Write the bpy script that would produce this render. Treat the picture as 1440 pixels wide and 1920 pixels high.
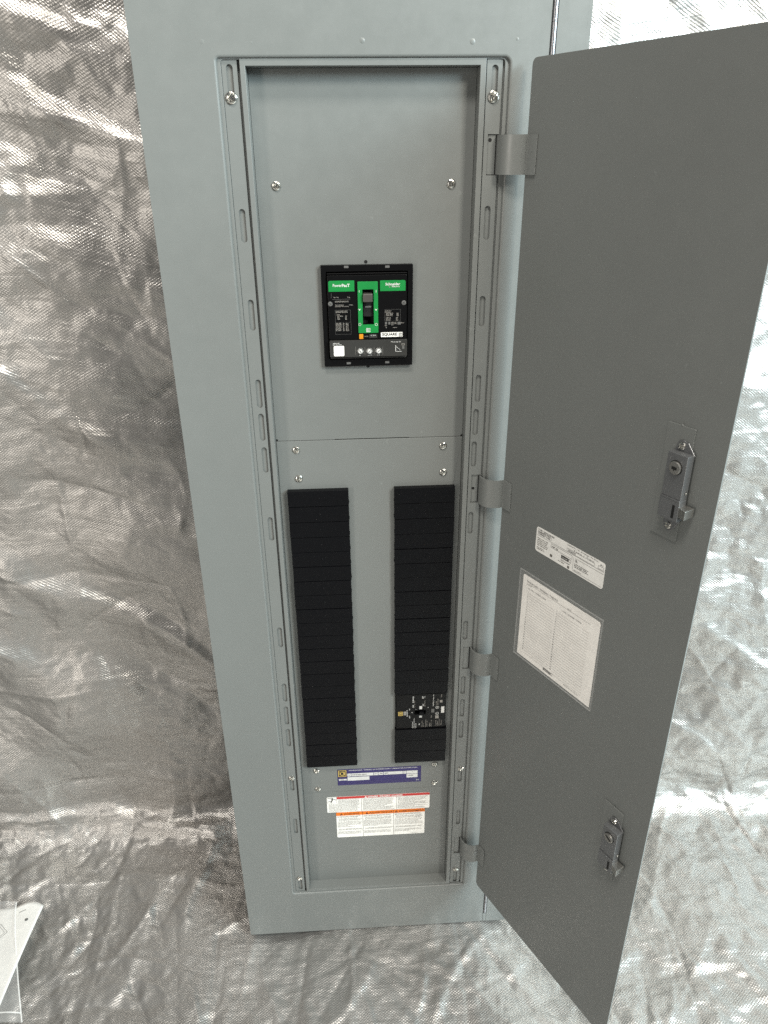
import bpy, bmesh, math, random
import numpy as np
from mathutils import Vector, Matrix
from mathutils.geometry import tessellate_polygon

for o in list(bpy.data.objects): bpy.data.objects.remove(o)
scene = bpy.context.scene
C = scene.collection
rnd = random.Random(7)

# ------------------------------------------------------------------ camera
def rot3(rx, ry, rz):
    c, s = math.cos, math.sin
    Rz = Matrix(((c(rz), -s(rz), 0), (s(rz), c(rz), 0), (0, 0, 1)))
    Rx = Matrix(((1, 0, 0), (0, c(rx), -s(rx)), (0, s(rx), c(rx))))
    Ry = Matrix(((c(ry), 0, s(ry)), (0, 1, 0), (-s(ry), 0, c(ry))))
    return Rz @ Rx @ Ry
M = rot3(-0.455111, 0.0093367, -0.0534364)          # columns: right, forward, up
cam = bpy.data.objects.new('camera', bpy.data.cameras.new('camera')); C.objects.link(cam)
r, f, u = M.col[0], M.col[1], M.col[2]
cm = Matrix.Identity(4)
for i in range(3):
    cm[i][0], cm[i][1], cm[i][2] = r[i], u[i], -f[i]
cm.translation = (0.22143, -0.95436, 1.39208)
cam.matrix_world = cm
cam.data.sensor_fit = 'VERTICAL'; cam.data.sensor_height = 36.0
cam.data.lens = 1376.444 / 1920 * 36
cam.data.clip_start = 0.02; cam.data.clip_end = 100
scene.camera = cam

# ------------------------------------------------------------------ light
w = bpy.data.worlds.new('World'); scene.world = w; w.use_nodes = True
bg = w.node_tree.nodes['Background']
bg.inputs[0].default_value = (0.92, 0.96, 1.0, 1); bg.inputs[1].default_value = 0.10

def area(name, loc, target, sx, sy, power, col):
    d = bpy.data.lights.new(name, 'AREA'); d.shape = 'RECTANGLE'; d.size = sx; d.size_y = sy
    d.energy = power; d.color = col
    o = bpy.data.objects.new(name, d); C.objects.link(o); o.location = loc
    o.rotation_euler = (Vector(target) - Vector(loc)).to_track_quat('-Z', 'Y').to_euler()
    return o
area('door_daylight', (5.0, -1.6, 1.2), (0.2, 0.0, 1.1), 1.9, 2.0, 90, (0.80, 0.95, 1.0))
area('high_cool_fill', (3.2, -2.25, 2.5), (0.1, 0.0, 1.1), 2.0, 0.9, 240, (0.76, 0.94, 1.0))  # unseen extra lamp, added up high so the right tarp does not mirror it
area('front_daylight', (2.0, -2.6, 3.4), (0.25, 0.0, 0.9), 0.7, 0.7, 122, (1.0, 0.955, 0.86))
area('overhead_fill', (0.0, -1.35, 3.6), (0.15, -0.1, 0.6), 1.0, 0.4, 60, (1.0, 0.95, 0.88))  # unseen overhead lamp, added to brighten the floor
area('far_daylight', (-2.1, -2.7, 1.25), (0.0, 0.1, 0.7), 0.6, 2.2, 41, (1.0, 0.94, 0.86))

scene.view_settings.view_transform = 'Standard'; scene.view_settings.look = 'None'
scene.view_settings.exposure = 0.0; scene.view_settings.gamma = 1.0
scene.cycles.max_bounces = 8
scene.cycles.use_denoising = False          # the denoiser melts the tarp's weave and the fine print
scene.cycles.sample_clamp_indirect = 4.0
w.cycles.sampling_method = 'NONE'                # the even fill needs no aimed rays: less grain from the lamps

# ------------------------------------------------------------------ materials
def srgb(r, g, b):
    def k(c):
        c /= 255.0
        return c / 12.92 if c <= 0.04045 else ((c + 0.055) / 1.055) ** 2.4
    return (k(r), k(g), k(b), 1.0)

class NT:
    def __init__(s, name):
        s.m = bpy.data.materials.new(name); s.m.use_nodes = True
        s.t = s.m.node_tree; s.b = s.t.nodes['Principled BSDF']; s.out = s.t.nodes['Material Output']
    def n(s, typ, **kw):
        nd = s.t.nodes.new(typ)
        for k, v in kw.items():
            if k.startswith('i_'): nd.inputs[k[2:].replace('_', ' ')].default_value = v
            else: setattr(nd, k, v)
        return nd
    def l(s, a, b): s.t.links.new(a, b)
    def set(s, **kw):
        for k, v in kw.items(): s.b.inputs[k.replace('_', ' ')].default_value = v
        return s
    def noise(s, scale, detail=3.0, rough=0.55, co='Object'):
        tc = s.n('ShaderNodeTexCoord'); nz = s.n('ShaderNodeTexNoise')
        nz.inputs['Scale'].default_value = scale; nz.inputs['Detail'].default_value = detail
        nz.inputs['Roughness'].default_value = rough
        s.l(tc.outputs[co], nz.inputs['Vector']); return nz
    def ramp(s, src, stops):
        cr = s.n('ShaderNodeValToRGB'); e = cr.color_ramp.elements
        e[0].position, e[0].color = stops[0]; e[1].position, e[1].color = stops[-1]
        for p, c in stops[1:-1]:
            q = e.new(p); q.color = c
        s.l(src, cr.inputs['Fac']); return cr
    def bump(s, src, strength, dist, prev=None):
        b = s.n('ShaderNodeBump'); b.inputs['Strength'].default_value = strength; b.inputs['Distance'].default_value = dist
        s.l(src, b.inputs['Height'])
        if prev is not None: s.l(prev.outputs[0], b.inputs['Normal'])
        s.l(b.outputs[0], s.b.inputs['Normal']); return b
def g(v): return (v, v, v, 1)

def paint_mat(name, base, rough):
    t = NT(name)
    n1 = t.noise(3.2, 4); n2 = t.noise(38, 5, 0.65)
    c = t.ramp(n1.outputs['Fac'], [(0.3, tuple(x * 0.965 for x in base[:3]) + (1,)), (0.7, tuple(x * 1.035 for x in base[:3]) + (1,))])
    # sparse pale dust specks and rub marks
    sp = t.noise(120, 2, 0.5); spm = t.ramp(sp.outputs['Fac'], [(0.70, g(0)), (0.735, g(1))])
    msk = t.ramp(t.noise(2.1, 2).outputs['Fac'], [(0.46, g(0)), (0.74, g(0.5))])
    mul = t.n('ShaderNodeMath', operation='MULTIPLY'); t.l(spm.outputs[0], mul.inputs[0]); t.l(msk.outputs[0], mul.inputs[1])
    mx = t.n('ShaderNodeMix', data_type='RGBA'); t.l(mul.outputs[0], mx.inputs[0]); t.l(c.outputs[0], mx.inputs[6])
    mx.inputs[7].default_value = tuple(min(1, x * 1.6) for x in base[:3]) + (1,)
    t.l(mx.outputs[2], t.b.inputs['Base Color'])
    rr_ = t.ramp(n2.outputs['Fac'], [(0.3, g(rough - 0.08)), (0.7, g(rough + 0.10))]); t.l(rr_.outputs[0], t.b.inputs['Roughness'])
    t.bump(t.noise(7, 2).outputs['Fac'], 0.25, 0.006)
    t.b.inputs['Specular IOR Level'].default_value = 0.5
    return t.m
def flat_mat(name, base, rough=0.5, metal=0.0, bump=0.0, scale=500, spec=0.5):
    t = NT(name).set(Base_Color=base, Roughness=rough, Metallic=metal)
    t.b.inputs['Specular IOR Level'].default_value = spec
    n = t.noise(scale * 0.12, 4)
    c = t.ramp(n.outputs['Fac'], [(0.25, tuple(x * 0.9 for x in base[:3]) + (1,)), (0.75, tuple(min(1, x * 1.08) for x in base[:3]) + (1,))])
    t.l(c.outputs[0], t.b.inputs['Base Color'])
    if bump: t.bump(t.noise(scale, 3).outputs['Fac'], bump, 0.0005)
    return t.m

PAINT = paint_mat('grey_panel_paint', (0.162, 0.1705, 0.1640, 1), 0.38)
BLACK = flat_mat('matt_black_plastic', (0.0020, 0.0021, 0.0030, 1), 0.42, 0, 0.2, 900, 0.17)
GLOSSB = flat_mat('satin_black_plastic', (0.003214, 0.003214, 0.003571, 1), 0.34, 0, 0.1, 700, 0.22)
HOLE = flat_mat('opening_shade', (0.002857, 0.002857, 0.002857, 1), 0.8)  # near-black painted in for the shade inside holes and slits
GREEN = flat_mat('green_plastic', (0.002857, 0.2071, 0.03929, 1), 0.45, 0, 0.05)
TOGGLE = flat_mat('grey_toggle_plastic', (0.06429, 0.05714, 0.05143, 1), 0.42, 0, 0.1)
TRIP = flat_mat('smoked_grey_plastic', (0.03571, 0.03571, 0.03357, 1), 0.3, 0, 0.15, 250)
TRIM_GREY = flat_mat('dark_grey_print', (0.1143, 0.1143, 0.1107, 1), 0.5)
WHITE = flat_mat('white_print', (0.6261, 0.6261, 0.6087, 1), 0.5)
FADED = flat_mat('fine_white_print', (0.2714, 0.2571, 0.2357, 1), 0.5)
INK = flat_mat('black_print', (0.02143, 0.02, 0.01857, 1), 0.5)
FAINT = flat_mat('fine_black_print', (0.1429, 0.1321, 0.1179, 1), 0.5)
LABEL = flat_mat('white_label_vinyl', (0.86, 0.85, 0.81, 1), 0.42, 0, 0.05)
CARD = flat_mat('cream_card_paper', (0.93, 0.90, 0.85, 1), 0.7, 0, 0.15, 300)
YELLOW = flat_mat('yellow_print', (0.5571, 0.4, 0.1143, 1), 0.5)
ORANGE = flat_mat('orange_print', (0.78, 0.19, 0.012, 1), 0.5)
AMBER = flat_mat('amber_button_plastic', (0.6286, 0.2429, 0.007143, 1), 0.4)
RED = flat_mat('red_print', (0.5143, 0.03571, 0.03214, 1), 0.5)
MAROON = flat_mat('maroon_print', (0.07143, 0.008571, 0.004286, 1), 0.5)
PURPLE = flat_mat('purple_label_vinyl', (0.02857, 0.02143, 0.1107, 1), 0.4)
LILAC = flat_mat('pale_purple_print', (0.07143, 0.06071, 0.1571, 1), 0.5)
CHROME = flat_mat('zinc_plated_screw', (0.5714, 0.5643, 0.5286, 1), 0.22, 1.0, 0.05, 800)
ZINC = flat_mat('dull_cast_zinc', (0.21, 0.215, 0.22, 1), 0.40, 0.72, 0.35, 260)
BOLT = flat_mat('brushed_steel_bolt', (0.3571, 0.35, 0.3286, 1), 0.36, 0.9, 0.2, 500)
HINGE = flat_mat('hinge_steel', (0.3, 0.3, 0.3143, 1), 0.3, 0.85, 0.1, 500)
PAPER = flat_mat('white_paper', (0.6667, 0.65, 0.6167, 1), 0.75, 0, 0.1, 250)

def clear_mat(name, alpha, rough, tint=(0.9, 0.9, 0.88, 1)):
    t = NT(name).set(Base_Color=tint, Roughness=rough, Alpha=alpha)
    t.bump(t.noise(60, 3).outputs['Fac'], 0.3, 0.001)
    return t.m
SLEEVE = clear_mat('clear_vinyl_sleeve', 0.05, 0.2)
SLEEVE_EDGE = clear_mat('clear_vinyl_edge', 0.12, 0.25)
BAG = clear_mat('clear_poly_bag', 0.10, 0.14, (0.80, 0.80, 0.79, 1))

def tarp_mat():
    t = NT('silver_poly_tarp')
    uv = t.n('ShaderNodeUVMap'); uv.uv_map = 'metres'
    def band(axis, freq):
        sx = t.n('ShaderNodeSeparateXYZ'); t.l(uv.outputs[0], sx.inputs[0])
        m = t.n('ShaderNodeMath', operation='MULTIPLY'); t.l(sx.outputs[axis], m.inputs[0]); m.inputs[1].default_value = 2 * math.pi * freq
        s_ = t.n('ShaderNodeMath', operation='SINE'); t.l(m.outputs[0], s_.inputs[0]); return s_
    a, b = band(0, 1 / 0.0064), band(1, 1 / 0.0046)
    wv = t.n('ShaderNodeMath', operation='MULTIPLY'); t.l(a.outputs[0], wv.inputs[0]); t.l(b.outputs[0], wv.inputs[1])
    # slack tapes: long thin weft streaks
    mp = t.n('ShaderNodeMapping'); mp.inputs['Scale'].default_value = (9, 160, 1); t.l(uv.outputs[0], mp.inputs['Vector'])
    st = t.n('ShaderNodeTexNoise'); st.inputs['Scale'].default_value = 1.0; st.inputs['Detail'].default_value = 3; t.l(mp.outputs[0], st.inputs['Vector'])
    fine = t.n('ShaderNodeTexNoise'); fine.inputs['Scale'].default_value = 150; fine.inputs['Detail'].default_value = 4; t.l(uv.outputs[0], fine.inputs['Vector'])
    mid = t.n('ShaderNodeTexNoise'); mid.inputs['Scale'].default_value = 26; mid.inputs['Detail'].default_value = 5; mid.inputs['Roughness'].default_value = 0.6; t.l(uv.outputs[0], mid.inputs['Vector'])
    vo = t.n('ShaderNodeTexVoronoi'); vo.inputs['Scale'].default_value = 34
    wp = t.n('ShaderNodeVectorMath', operation='MULTIPLY_ADD'); wp.inputs[1].default_value = (0.03, 0.03, 0); t.l(mid.outputs['Color'], wp.inputs[0]); t.l(uv.outputs[0], wp.inputs[2])
    t.l(wp.outputs[0], vo.inputs['Vector'])
    b0 = t.bump(vo.outputs['Distance'], 0.18, 0.004)
    b1 = t.bump(mid.outputs['Fac'], 0.3, 0.003, b0)
    b2 = t.bump(fine.outputs['Fac'], 0.3, 0.0008, b1)
    b3 = t.bump(st.outputs['Fac'], 0.6, 0.0014, b2)
    row = t.n('ShaderNodeMapping'); row.inputs['Scale'].default_value = (2.5, 70, 1); t.l(uv.outputs[0], row.inputs['Vector'])
    rn = t.n('ShaderNodeTexNoise'); rn.inputs['Scale'].default_value = 1.0; rn.inputs['Detail'].default_value = 4; t.l(row.outputs[0], rn.inputs['Vector'])
    ra = t.ramp(rn.outputs['Fac'], [(0.40, g(0.35)), (0.72, g(1.0))])
    wa = t.n('ShaderNodeMath', operation='MULTIPLY'); t.l(wv.outputs[0], wa.inputs[0]); t.l(ra.outputs[0], wa.inputs[1])
    t.bump(wa.outputs[0], 0.5, 0.0006, b3)
    var = t.n('ShaderNodeTexNoise'); var.inputs['Scale'].default_value = 4.0; var.inputs['Detail'].default_value = 4; t.l(uv.outputs[0], var.inputs['Vector'])
    c = t.ramp(var.outputs['Fac'], [(0.3, (0.395, 0.381, 0.362, 1)), (0.7, (0.465, 0.451, 0.431, 1))])
    wadd = t.n('ShaderNodeMath', operation='MULTIPLY_ADD'); wadd.inputs[1].default_value = 0.5; wadd.inputs[2].default_value = 0.5; t.l(wa.outputs[0], wadd.inputs[0])
    cm2 = t.n('ShaderNodeMix', data_type='RGBA', blend_type='MULTIPLY'); cm2.inputs[0].default_value = 1.0; t.l(c.outputs[0], cm2.inputs[6])
    wr = t.ramp(wadd.outputs[0], [(0.2, g(0.80)), (0.7, g(1.06))]); t.l(wr.outputs[0], cm2.inputs[7])
    t.l(cm2.outputs[2], t.b.inputs['Base Color'])
    t.set(Metallic=0.78, Roughness=0.40)
    return t.m
TARP = tarp_mat()

# ------------------------------------------------------------------ mesh helpers
class MB:
    def __init__(s): s.v, s.f, s.m, s.smooth = [], [], [], []
    def add(s, verts, faces, mi=0, smooth=False):
        k = len(s.v); s.v += [tuple(p) for p in verts]
        for fc in faces:
            s.f.append(tuple(i + k for i in fc)); s.m.append(mi); s.smooth.append(smooth)
        return s
    def box(s, x0, x1, y0, y1, z0, z1, mi=0):
        v = [(x, y, z) for x in (x0, x1) for y in (y0, y1) for z in (z0, z1)]
        return s.add(v, [(0, 1, 3, 2), (4, 6, 7, 5), (0, 4, 5, 1), (2, 3, 7, 6), (0, 2, 6, 4), (1, 5, 7, 3)], mi)
    def quad(s, x0, x1, z0, z1, y, mi=0):                 # print facing -y
        return s.add([(x0, y, z0), (x1, y, z0), (x1, y, z1), (x0, y, z1)], [(0, 1, 2, 3)], mi)
    def poly(s, pts, y, mi=0):
        tri = tessellate_polygon([[Vector((x, z, 0)) for x, z in pts]])
        out = []
        for t in tri:
            a, b, c = [pts[i] for i in t]
            cr = (b[0] - a[0]) * (c[1] - a[1]) - (b[1] - a[1]) * (c[0] - a[0])
            out.append(t if cr > 0 else t[::-1])
        return s.add([(x, y, z) for x, z in pts], out, mi)
    def line(s, x0, z0, x1, z1, wd, y, mi=0):
        dx, dz = x1 - x0, z1 - z0; L = math.hypot(dx, dz) or 1
        nx, nz = -dz / L * wd / 2, dx / L * wd / 2
        return s.add([(x0 - nx, y, z0 - nz), (x1 - nx, y, z1 - nz), (x1 + nx, y, z1 + nz), (x0 + nx, y, z0 + nz)], [(0, 1, 2, 3)], mi)
    def frame(s, x0, x1, z0, z1, wd, y, mi=0):
        s.quad(x0, x1, z0, z0 + wd, y, mi); s.quad(x0, x1, z1 - wd, z1, y, mi)
        s.quad(x0, x0 + wd, z0 + wd, z1 - wd, y, mi); return s.quad(x1 - wd, x1, z0 + wd, z1 - wd, y, mi)
    def plate(s, outer, holes, y0, y1, mi=0):
        loops = [outer] + list(holes)
        flat = [p for L in loops for p in L]; n = len(flat)
        tri = tessellate_polygon([[Vector((x, z, 0)) for x, z in L] for L in loops])
        fr = []
        for t in tri:
            a, b, c = [flat[i] for i in t]
            cr = (b[0] - a[0]) * (c[1] - a[1]) - (b[1] - a[1]) * (c[0] - a[0])
            if abs(cr) < 1e-14: continue
            fr.append(tuple(t) if cr > 0 else tuple(t[::-1]))
        v = [(x, y0, z) for x, z in flat] + [(x, y1, z) for x, z in flat]
        fs = list(fr) + [tuple(i + n for i in t[::-1]) for t in fr]
        k = 0
        for L in loops:
            m_ = len(L); ar = sum(L[i][0] * L[(i + 1) % m_][1] - L[(i + 1) % m_][0] * L[i][1] for i in range(m_))
            hole = L is not outer
            for i in range(m_):
                a, b = k + i, k + (i + 1) % m_
                q = (a, a + n, b + n, b)
                fs.append(q if (ar > 0) != hole else q[::-1])
            k += m_
        return s.add(v, fs, mi)
    def extrude(s, prof, z0, z1, mi=0, smooth=True):       # closed profile in x,y swept in z
        n = len(prof)
        v = [(x, y, z0) for x, y in prof] + [(x, y, z1) for x, y in prof]
        s.add(v, [(i, (i + 1) % n, (i + 1) % n + n, i + n) for i in range(n)], mi, smooth)
        tri = tessellate_polygon([[Vector((x, y, 0)) for x, y in prof]])
        s.add(v, [tuple(t) for t in tri] + [tuple(i + n for i in t[::-1]) for t in tri], mi)
        return s
    def lathe(s, cx, cz, prof, seg=20, mi=0, smooth=True):  # axis along y; prof: (radius, y) from rim to centre
        k = []
        v, f_ = [], []
        for j, (rr_, y) in enumerate(prof):
            for i in range(seg):
                a = 2 * math.pi * i / seg
                v.append((cx + rr_ * math.cos(a), y, cz + rr_ * math.sin(a)))
        for j in range(len(prof) - 1):
            for i in range(seg):
                a, b = j * seg + i, j * seg + (i + 1) % seg
                f_.append((a, b, b + seg, a + seg))
        f_.append(tuple((len(prof) - 1) * seg + i for i in range(seg)))
        return s.add(v, f_, mi, smooth)
    def text(s, body, x, z, h, y, mi=0, align='L', width=None, bold=0.0, rot=0.0, sx=1.0):
        """real lettering, cap height h, baseline at z, lying in the plane y and facing -y"""
        vs, fs = glyphs(body, bold)
        if not vs: return s
        xs = [p[0] for p in vs]; x0, x1 = min(xs), max(xs)
        k = h / 0.7; kx = k * sx
        if width: kx = width / (x1 - x0)
        wd = (x1 - x0) * kx
        off = {'L': 0, 'C': -wd / 2, 'R': -wd}[align]
        c, sn = math.cos(rot), math.sin(rot)
        out = []
        for px_, pz in vs:
            a, b = (px_ - x0) * kx + off, pz * k
            out.append((x + a * c - b * sn, y, z + a * sn + b * c))
        return s.add(out, fs, mi)
    def greek(s, x0, x1, z0, z1, rows, h, y, mi=0, seed=1, fill=0.9):
        """rows of print too small to read, as short strokes of word length"""
        q = random.Random(seed)
        for i in range(rows):
            z = z1 - (i + 0.5) * (z1 - z0) / rows
            end = x1 - (x1 - x0) * (q.random() * (1 - fill) if q.random() < 0.8 else q.random() * 0.6)
            x = x0
            while x < end:
                wl = h * q.uniform(1.0, 5.5)
                xe = min(x + wl, end); xx = x
                while xx < xe - h * 0.2:                  # strokes of single letters
                    lw = h * q.uniform(0.28, 0.62); hh = h * q.choice((0.7, 0.75, 1.0))
                    s.quad(xx, min(xx + lw, xe), z - h * 0.5, z - h * 0.5 + hh, y, mi); xx += lw + h * 0.2
                x = xe + h * 0.6
        return s
    def mesh(s, name, mats, recalc=False):
        me = bpy.data.meshes.new(name); me.from_pydata(s.v, [], s.f); me.update()
        for m_ in mats: me.materials.append(m_)
        me.polygons.foreach_set('material_index', s.m); me.polygons.foreach_set('use_smooth', s.smooth)
        if recalc:
            bm = bmesh.new(); bm.from_mesh(me); bmesh.ops.recalc_face_normals(bm, faces=bm.faces); bm.to_mesh(me); bm.free()
        return me

_gl = {}
def glyphs(body, bold):
    key = (body, bold)
    if key not in _gl:
        c = bpy.data.curves.new('lettering', 'FONT'); c.body = body; c.size = 1.0; c.offset = bold; c.resolution_u = 2
        o = bpy.data.objects.new('lettering', c); me = o.to_mesh()
        vs = [(v.co.x, v.co.y) for v in me.vertices]; fs = []
        for p in me.polygons:
            t = tuple(p.vertices)
            if len(t) == 3:
                a, b, d = [vs[i] for i in t]
                if (b[0] - a[0]) * (d[1] - a[1]) - (b[1] - a[1]) * (d[0] - a[0]) < 0: t = t[::-1]
            fs.append(t)
        o.to_mesh_clear(); bpy.data.objects.remove(o); bpy.data.curves.remove(c)
        _gl[key] = (vs, fs)
    return _gl[key]

def rr(x0, x1, z0, z1, rad, n=5):
    """rounded rectangle; rad a number or the four radii bl, br, tr, tl"""
    R_ = rad if isinstance(rad, (tuple, list)) else (rad,) * 4
    out = []
    for (cx, cz, a0, q) in ((x0, z0, math.pi, R_[0]), (x1, z0, 1.5 * math.pi, R_[1]), (x1, z1, 0, R_[2]), (x0, z1, 0.5 * math.pi, R_[3])):
        if q <= 0: out.append((cx, cz)); continue
        ox = cx + q if cx == x0 else cx - q; oz = cz + q if cz == z0 else cz - q
        for i in range(n + 1):
            a = a0 + 0.5 * math.pi * i / n
            out.append((ox + q * math.cos(a), oz + q * math.sin(a)))
    return out
def stadium(cx, z0, z1, wd): return rr(cx - wd / 2, cx + wd / 2, z0, z1, wd / 2 - 1e-5, 6)

def obj(name, mb, mats, parent=None, loc=(0, 0, 0), bevel=0.0, recalc=False, label=None, seg=2):
    me = mb if isinstance(mb, bpy.types.Mesh) else mb.mesh(name, mats if isinstance(mats, (list, tuple)) else [mats], recalc)
    o = bpy.data.objects.new(name, me); C.objects.link(o); o.location = loc
    if parent is not None:
        o.parent = parent
        if 'base' in parent: o.matrix_parent_inverse = Matrix.Translation(-Vector(parent['base']))
    if bevel:
        b = o.modifiers.new('edge', 'BEVEL'); b.width = bevel; b.segments = seg; b.limit_method = 'ANGLE'; b.angle_limit = math.radians(40)
        b.harden_normals = False
    if label: o['label'] = label
    if name == 'lettering': o['kind'] = 'stuff'          # fine print, too small to pick apart
    return o
def dup(o, loc, parent, name=None):
    c = o.copy(); C.objects.link(c); c.location = loc; c.parent = parent; c.matrix_parent_inverse = o.matrix_parent_inverse.copy()
    return c
def thing(o, label, cat, group=None):
    o['label'] = label; o['category'] = cat
    if group: o['group'] = group
    return o

# ------------------------------------------------------------------ setting: floor and the tarp
fl = MB().box(-3.2, 3.8, -2.6, 0.46, -0.12, -0.05)
FLOOR = flat_mat('concrete_floor', (0.30, 0.29, 0.27, 1), 0.8, 0, 0.4, 60)
fo = obj('floor', fl, FLOOR); fo['kind'] = 'structure'

def hashed(i, j, seed):
    h = (i.astype(np.int64) * 374761393 + j.astype(np.int64) * 668265263 + seed * 2246822519) & 0xffffffff
    h = ((h ^ (h >> 13)) * 1274126177) & 0xffffffff
    return ((h ^ (h >> 16)) & 0xffff) / 32767.5 - 1.0
def smooth_noise(x, y, seed):
    i, j = np.floor(x), np.floor(y); fx, fy = x - i, y - j
    fx = fx * fx * fx * (fx * (fx * 6 - 15) + 10); fy = fy * fy * fy * (fy * (fy * 6 - 15) + 10)
    a, b, c, d = hashed(i, j, seed), hashed(i + 1, j, seed), hashed(i, j + 1, seed), hashed(i + 1, j + 1, seed)
    return (a * (1 - fx) + b * fx) * (1 - fy) + (c * (1 - fx) + d * fx) * fy
def facets(x, y, seed, warp=0.45):
    """piecewise flat crumple: random heights on a warped triangle lattice"""
    wx = x + warp * smooth_noise(x * 0.9 + 31.7, y * 0.9, seed + 11); wy = y + warp * smooth_noise(x * 0.9, y * 0.9 + 17.3, seed + 12)
    s_ = (wx + wy) * 0.3660254; a, b = wx + s_, wy + s_
    i, j = np.floor(a), np.floor(b); fa, fb = a - i, b - j
    h00, h11 = hashed(i, j, seed), hashed(i + 1, j + 1, seed)
    up = fa > fb
    hm = np.where(up, hashed(i + 1, j, seed), hashed(i, j + 1, seed))
    hi, lo = np.maximum(fa, fb), np.minimum(fa, fb)
    return h00 * (1 - hi) + hm * (hi - lo) + h11 * lo

YW, ZF, RC, ZT = 0.300, -0.014, 0.085, 2.05
X0, X1, YF = -1.5, 2.2, -1.35
step = 0.0062
L1 = ZT - (ZF + RC); L2 = L1 + RC * math.pi / 2; L3 = L2 + (YW - RC - YF)
def graded(a, b, c, d, fine, coarse):                   # fine steps where the camera looks, coarse beyond
    return np.concatenate([np.arange(a, b, coarse), np.arange(b, c, fine), np.arange(c, d, coarse)])
gu = graded(X0, -0.66, 1.30, X1, 0.0036, 0.014)
gs = graded(0.0, ZT - 1.64, L2 + (YW - RC + 0.27), L3, 0.0036, 0.014)
nu, ns = len(gu), len(gs)
U, S = np.meshgrid(gu, gs)
SQ = S + 0.030 * smooth_noise(U * 3.3, U * 0 + 0.5, 61) + 0.012 * smooth_noise(U * 10, U * 0 + 0.5, 62)
th = np.clip((SQ - L1) / RC, 0, math.pi / 2)
BY = YW - RC + RC * np.cos(th) - np.clip(SQ - L2, 0, None)
BZ = ZT - np.clip(SQ, None, L1) - RC * np.sin(th)
NY, NZ = -np.cos(th), np.sin(th)                      # side turned to the viewer
onfloor = np.clip((S - L1) / 0.12, 0, 1)
Zw, Yw = BZ, BY
H = 0.018 * smooth_noise(U * 2.6, S * 2.1, 3) + 0.013 * smooth_noise(U * 5.5 + 4, S * 4.6, 4)
H *= (1 - 0.55 * onfloor) * (1 + 0.7 * np.clip((S - 0.75) / 0.5, 0, 1))
crump = np.clip(0.85 + 0.8 * smooth_noise(U * 2.2 + 9, S * 2.2, 5), 0.40, 1.5) * (1 - 0.15 * np.clip((U - 0.5) / 0.2, 0, 1))
right = np.clip((U - 0.5) / 0.2, 0, 1)
wall = 1 - onfloor
H += 0.0150 * (1 - 0.4 * onfloor) * facets(U / 0.30, S / 0.26, 21)
H += crump * 0.0070 * wall * facets(U / 0.13 + 3, S / 0.11, 22)
H += crump * 0.0026 * wall * facets(U / 0.060, S / 0.050, 23)
H += right * (0.0052 * facets(U / 0.075 + 0.5 * S, S / 0.060, 31) * crump + 0.0022 * facets(U / 0.034, S / 0.030, 32))
H += crump * 0.0034 * onfloor * facets((U + 0.30 * S) / 0.085, S / 0.24, 26, 0.7)
H += crump * 0.0024 * onfloor * facets((U - 0.55 * S) / 0.050, S / 0.15, 27, 0.8)
H += crump * 0.0018 * onfloor * facets(U / 0.060 + 7, S / 0.050, 28)
sx_, sy_ = U, S
H += (crump * 0.5 + 0.55) * (0.0013 + 0.0005 * onfloor) * facets(sx_ / 0.027, sy_ / 0.024, 24)
H += (crump * 0.4 + 0.6) * (0.0006 + 0.0003 * onfloor) * facets(sx_ / 0.013, sy_ / 0.012, 25)
# pack folds: a faint rectangular grid of creases
for k, xf in enumerate(np.arange(-1.48, 2.2, 0.236)):
    xx = U - xf - 0.006 * smooth_noise(S * 5, S * 0 + k, 40)
    H += (0.0030 if k % 2 else -0.0028) * np.exp(-np.abs(xx) / 0.010) * np.clip(0.6 + smooth_noise(S * 3, S * 0 + k, 41), 0, 1)
for k, sf in enumerate(np.arange(0.10, L3, 0.262)):
    ss = S - sf - 0.006 * smooth_noise(U * 5, U * 0 + k, 42)
    H += (-0.0034 if k % 2 else 0.0034) * np.exp(-np.abs(ss) / 0.011) * np.clip(0.7 + smooth_noise(U * 3, U * 0 + k, 43), 0, 1)
# named drapes: long soft folds, (x, s) ends, height, half width
def s_of_z(z): return ZT - z
def s_of_y(y): return L2 + (YW - RC - y)
DR = [(-0.56, s_of_z(0.78), -0.02, s_of_z(0.42), 0.016, 0.045), (-0.60, s_of_z(0.55), -0.10, s_of_z(0.26), 0.010, 0.05),
      (-0.30, s_of_z(1.46), 0.06, s_of_z(1.36), 0.010, 0.028), (-0.60, s_of_z(1.22), -0.12, s_of_z(1.00), 0.006, 0.05),
      (-0.42, s_of_z(1.05), -0.16, s_of_z(0.90), 0.007, 0.03), (-0.35, s_of_z(1.58), 0.05, s_of_z(1.50), 0.012, 0.04),
      (-0.75, L1 + 0.075, 0.06, L1 + 0.06, 0.030, 0.040), (0.70, L1 + 0.03, 1.35, L1 + 0.02, 0.014, 0.04),
      (-0.08, s_of_y(0.26), -0.17, s_of_y(0.02), 0.014, 0.022), (-0.20, s_of_y(0.20), -0.30, s_of_y(-0.20), 0.008, 0.02),
      (0.50, s_of_y(-0.02), 0.34, s_of_y(-0.22), 0.008, 0.016), (0.24, s_of_y(-0.04), 0.10, s_of_y(-0.25), 0.007, 0.014),
      (0.78, s_of_y(0.05), 0.86, s_of_y(-0.22), 0.010, 0.016), (0.95, s_of_z(0.50), 1.15, s_of_z(0.34), 0.008, 0.018),
      (0.86, s_of_z(0.28), 1.08, s_of_z(0.10), 0.009, 0.022)]
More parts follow.
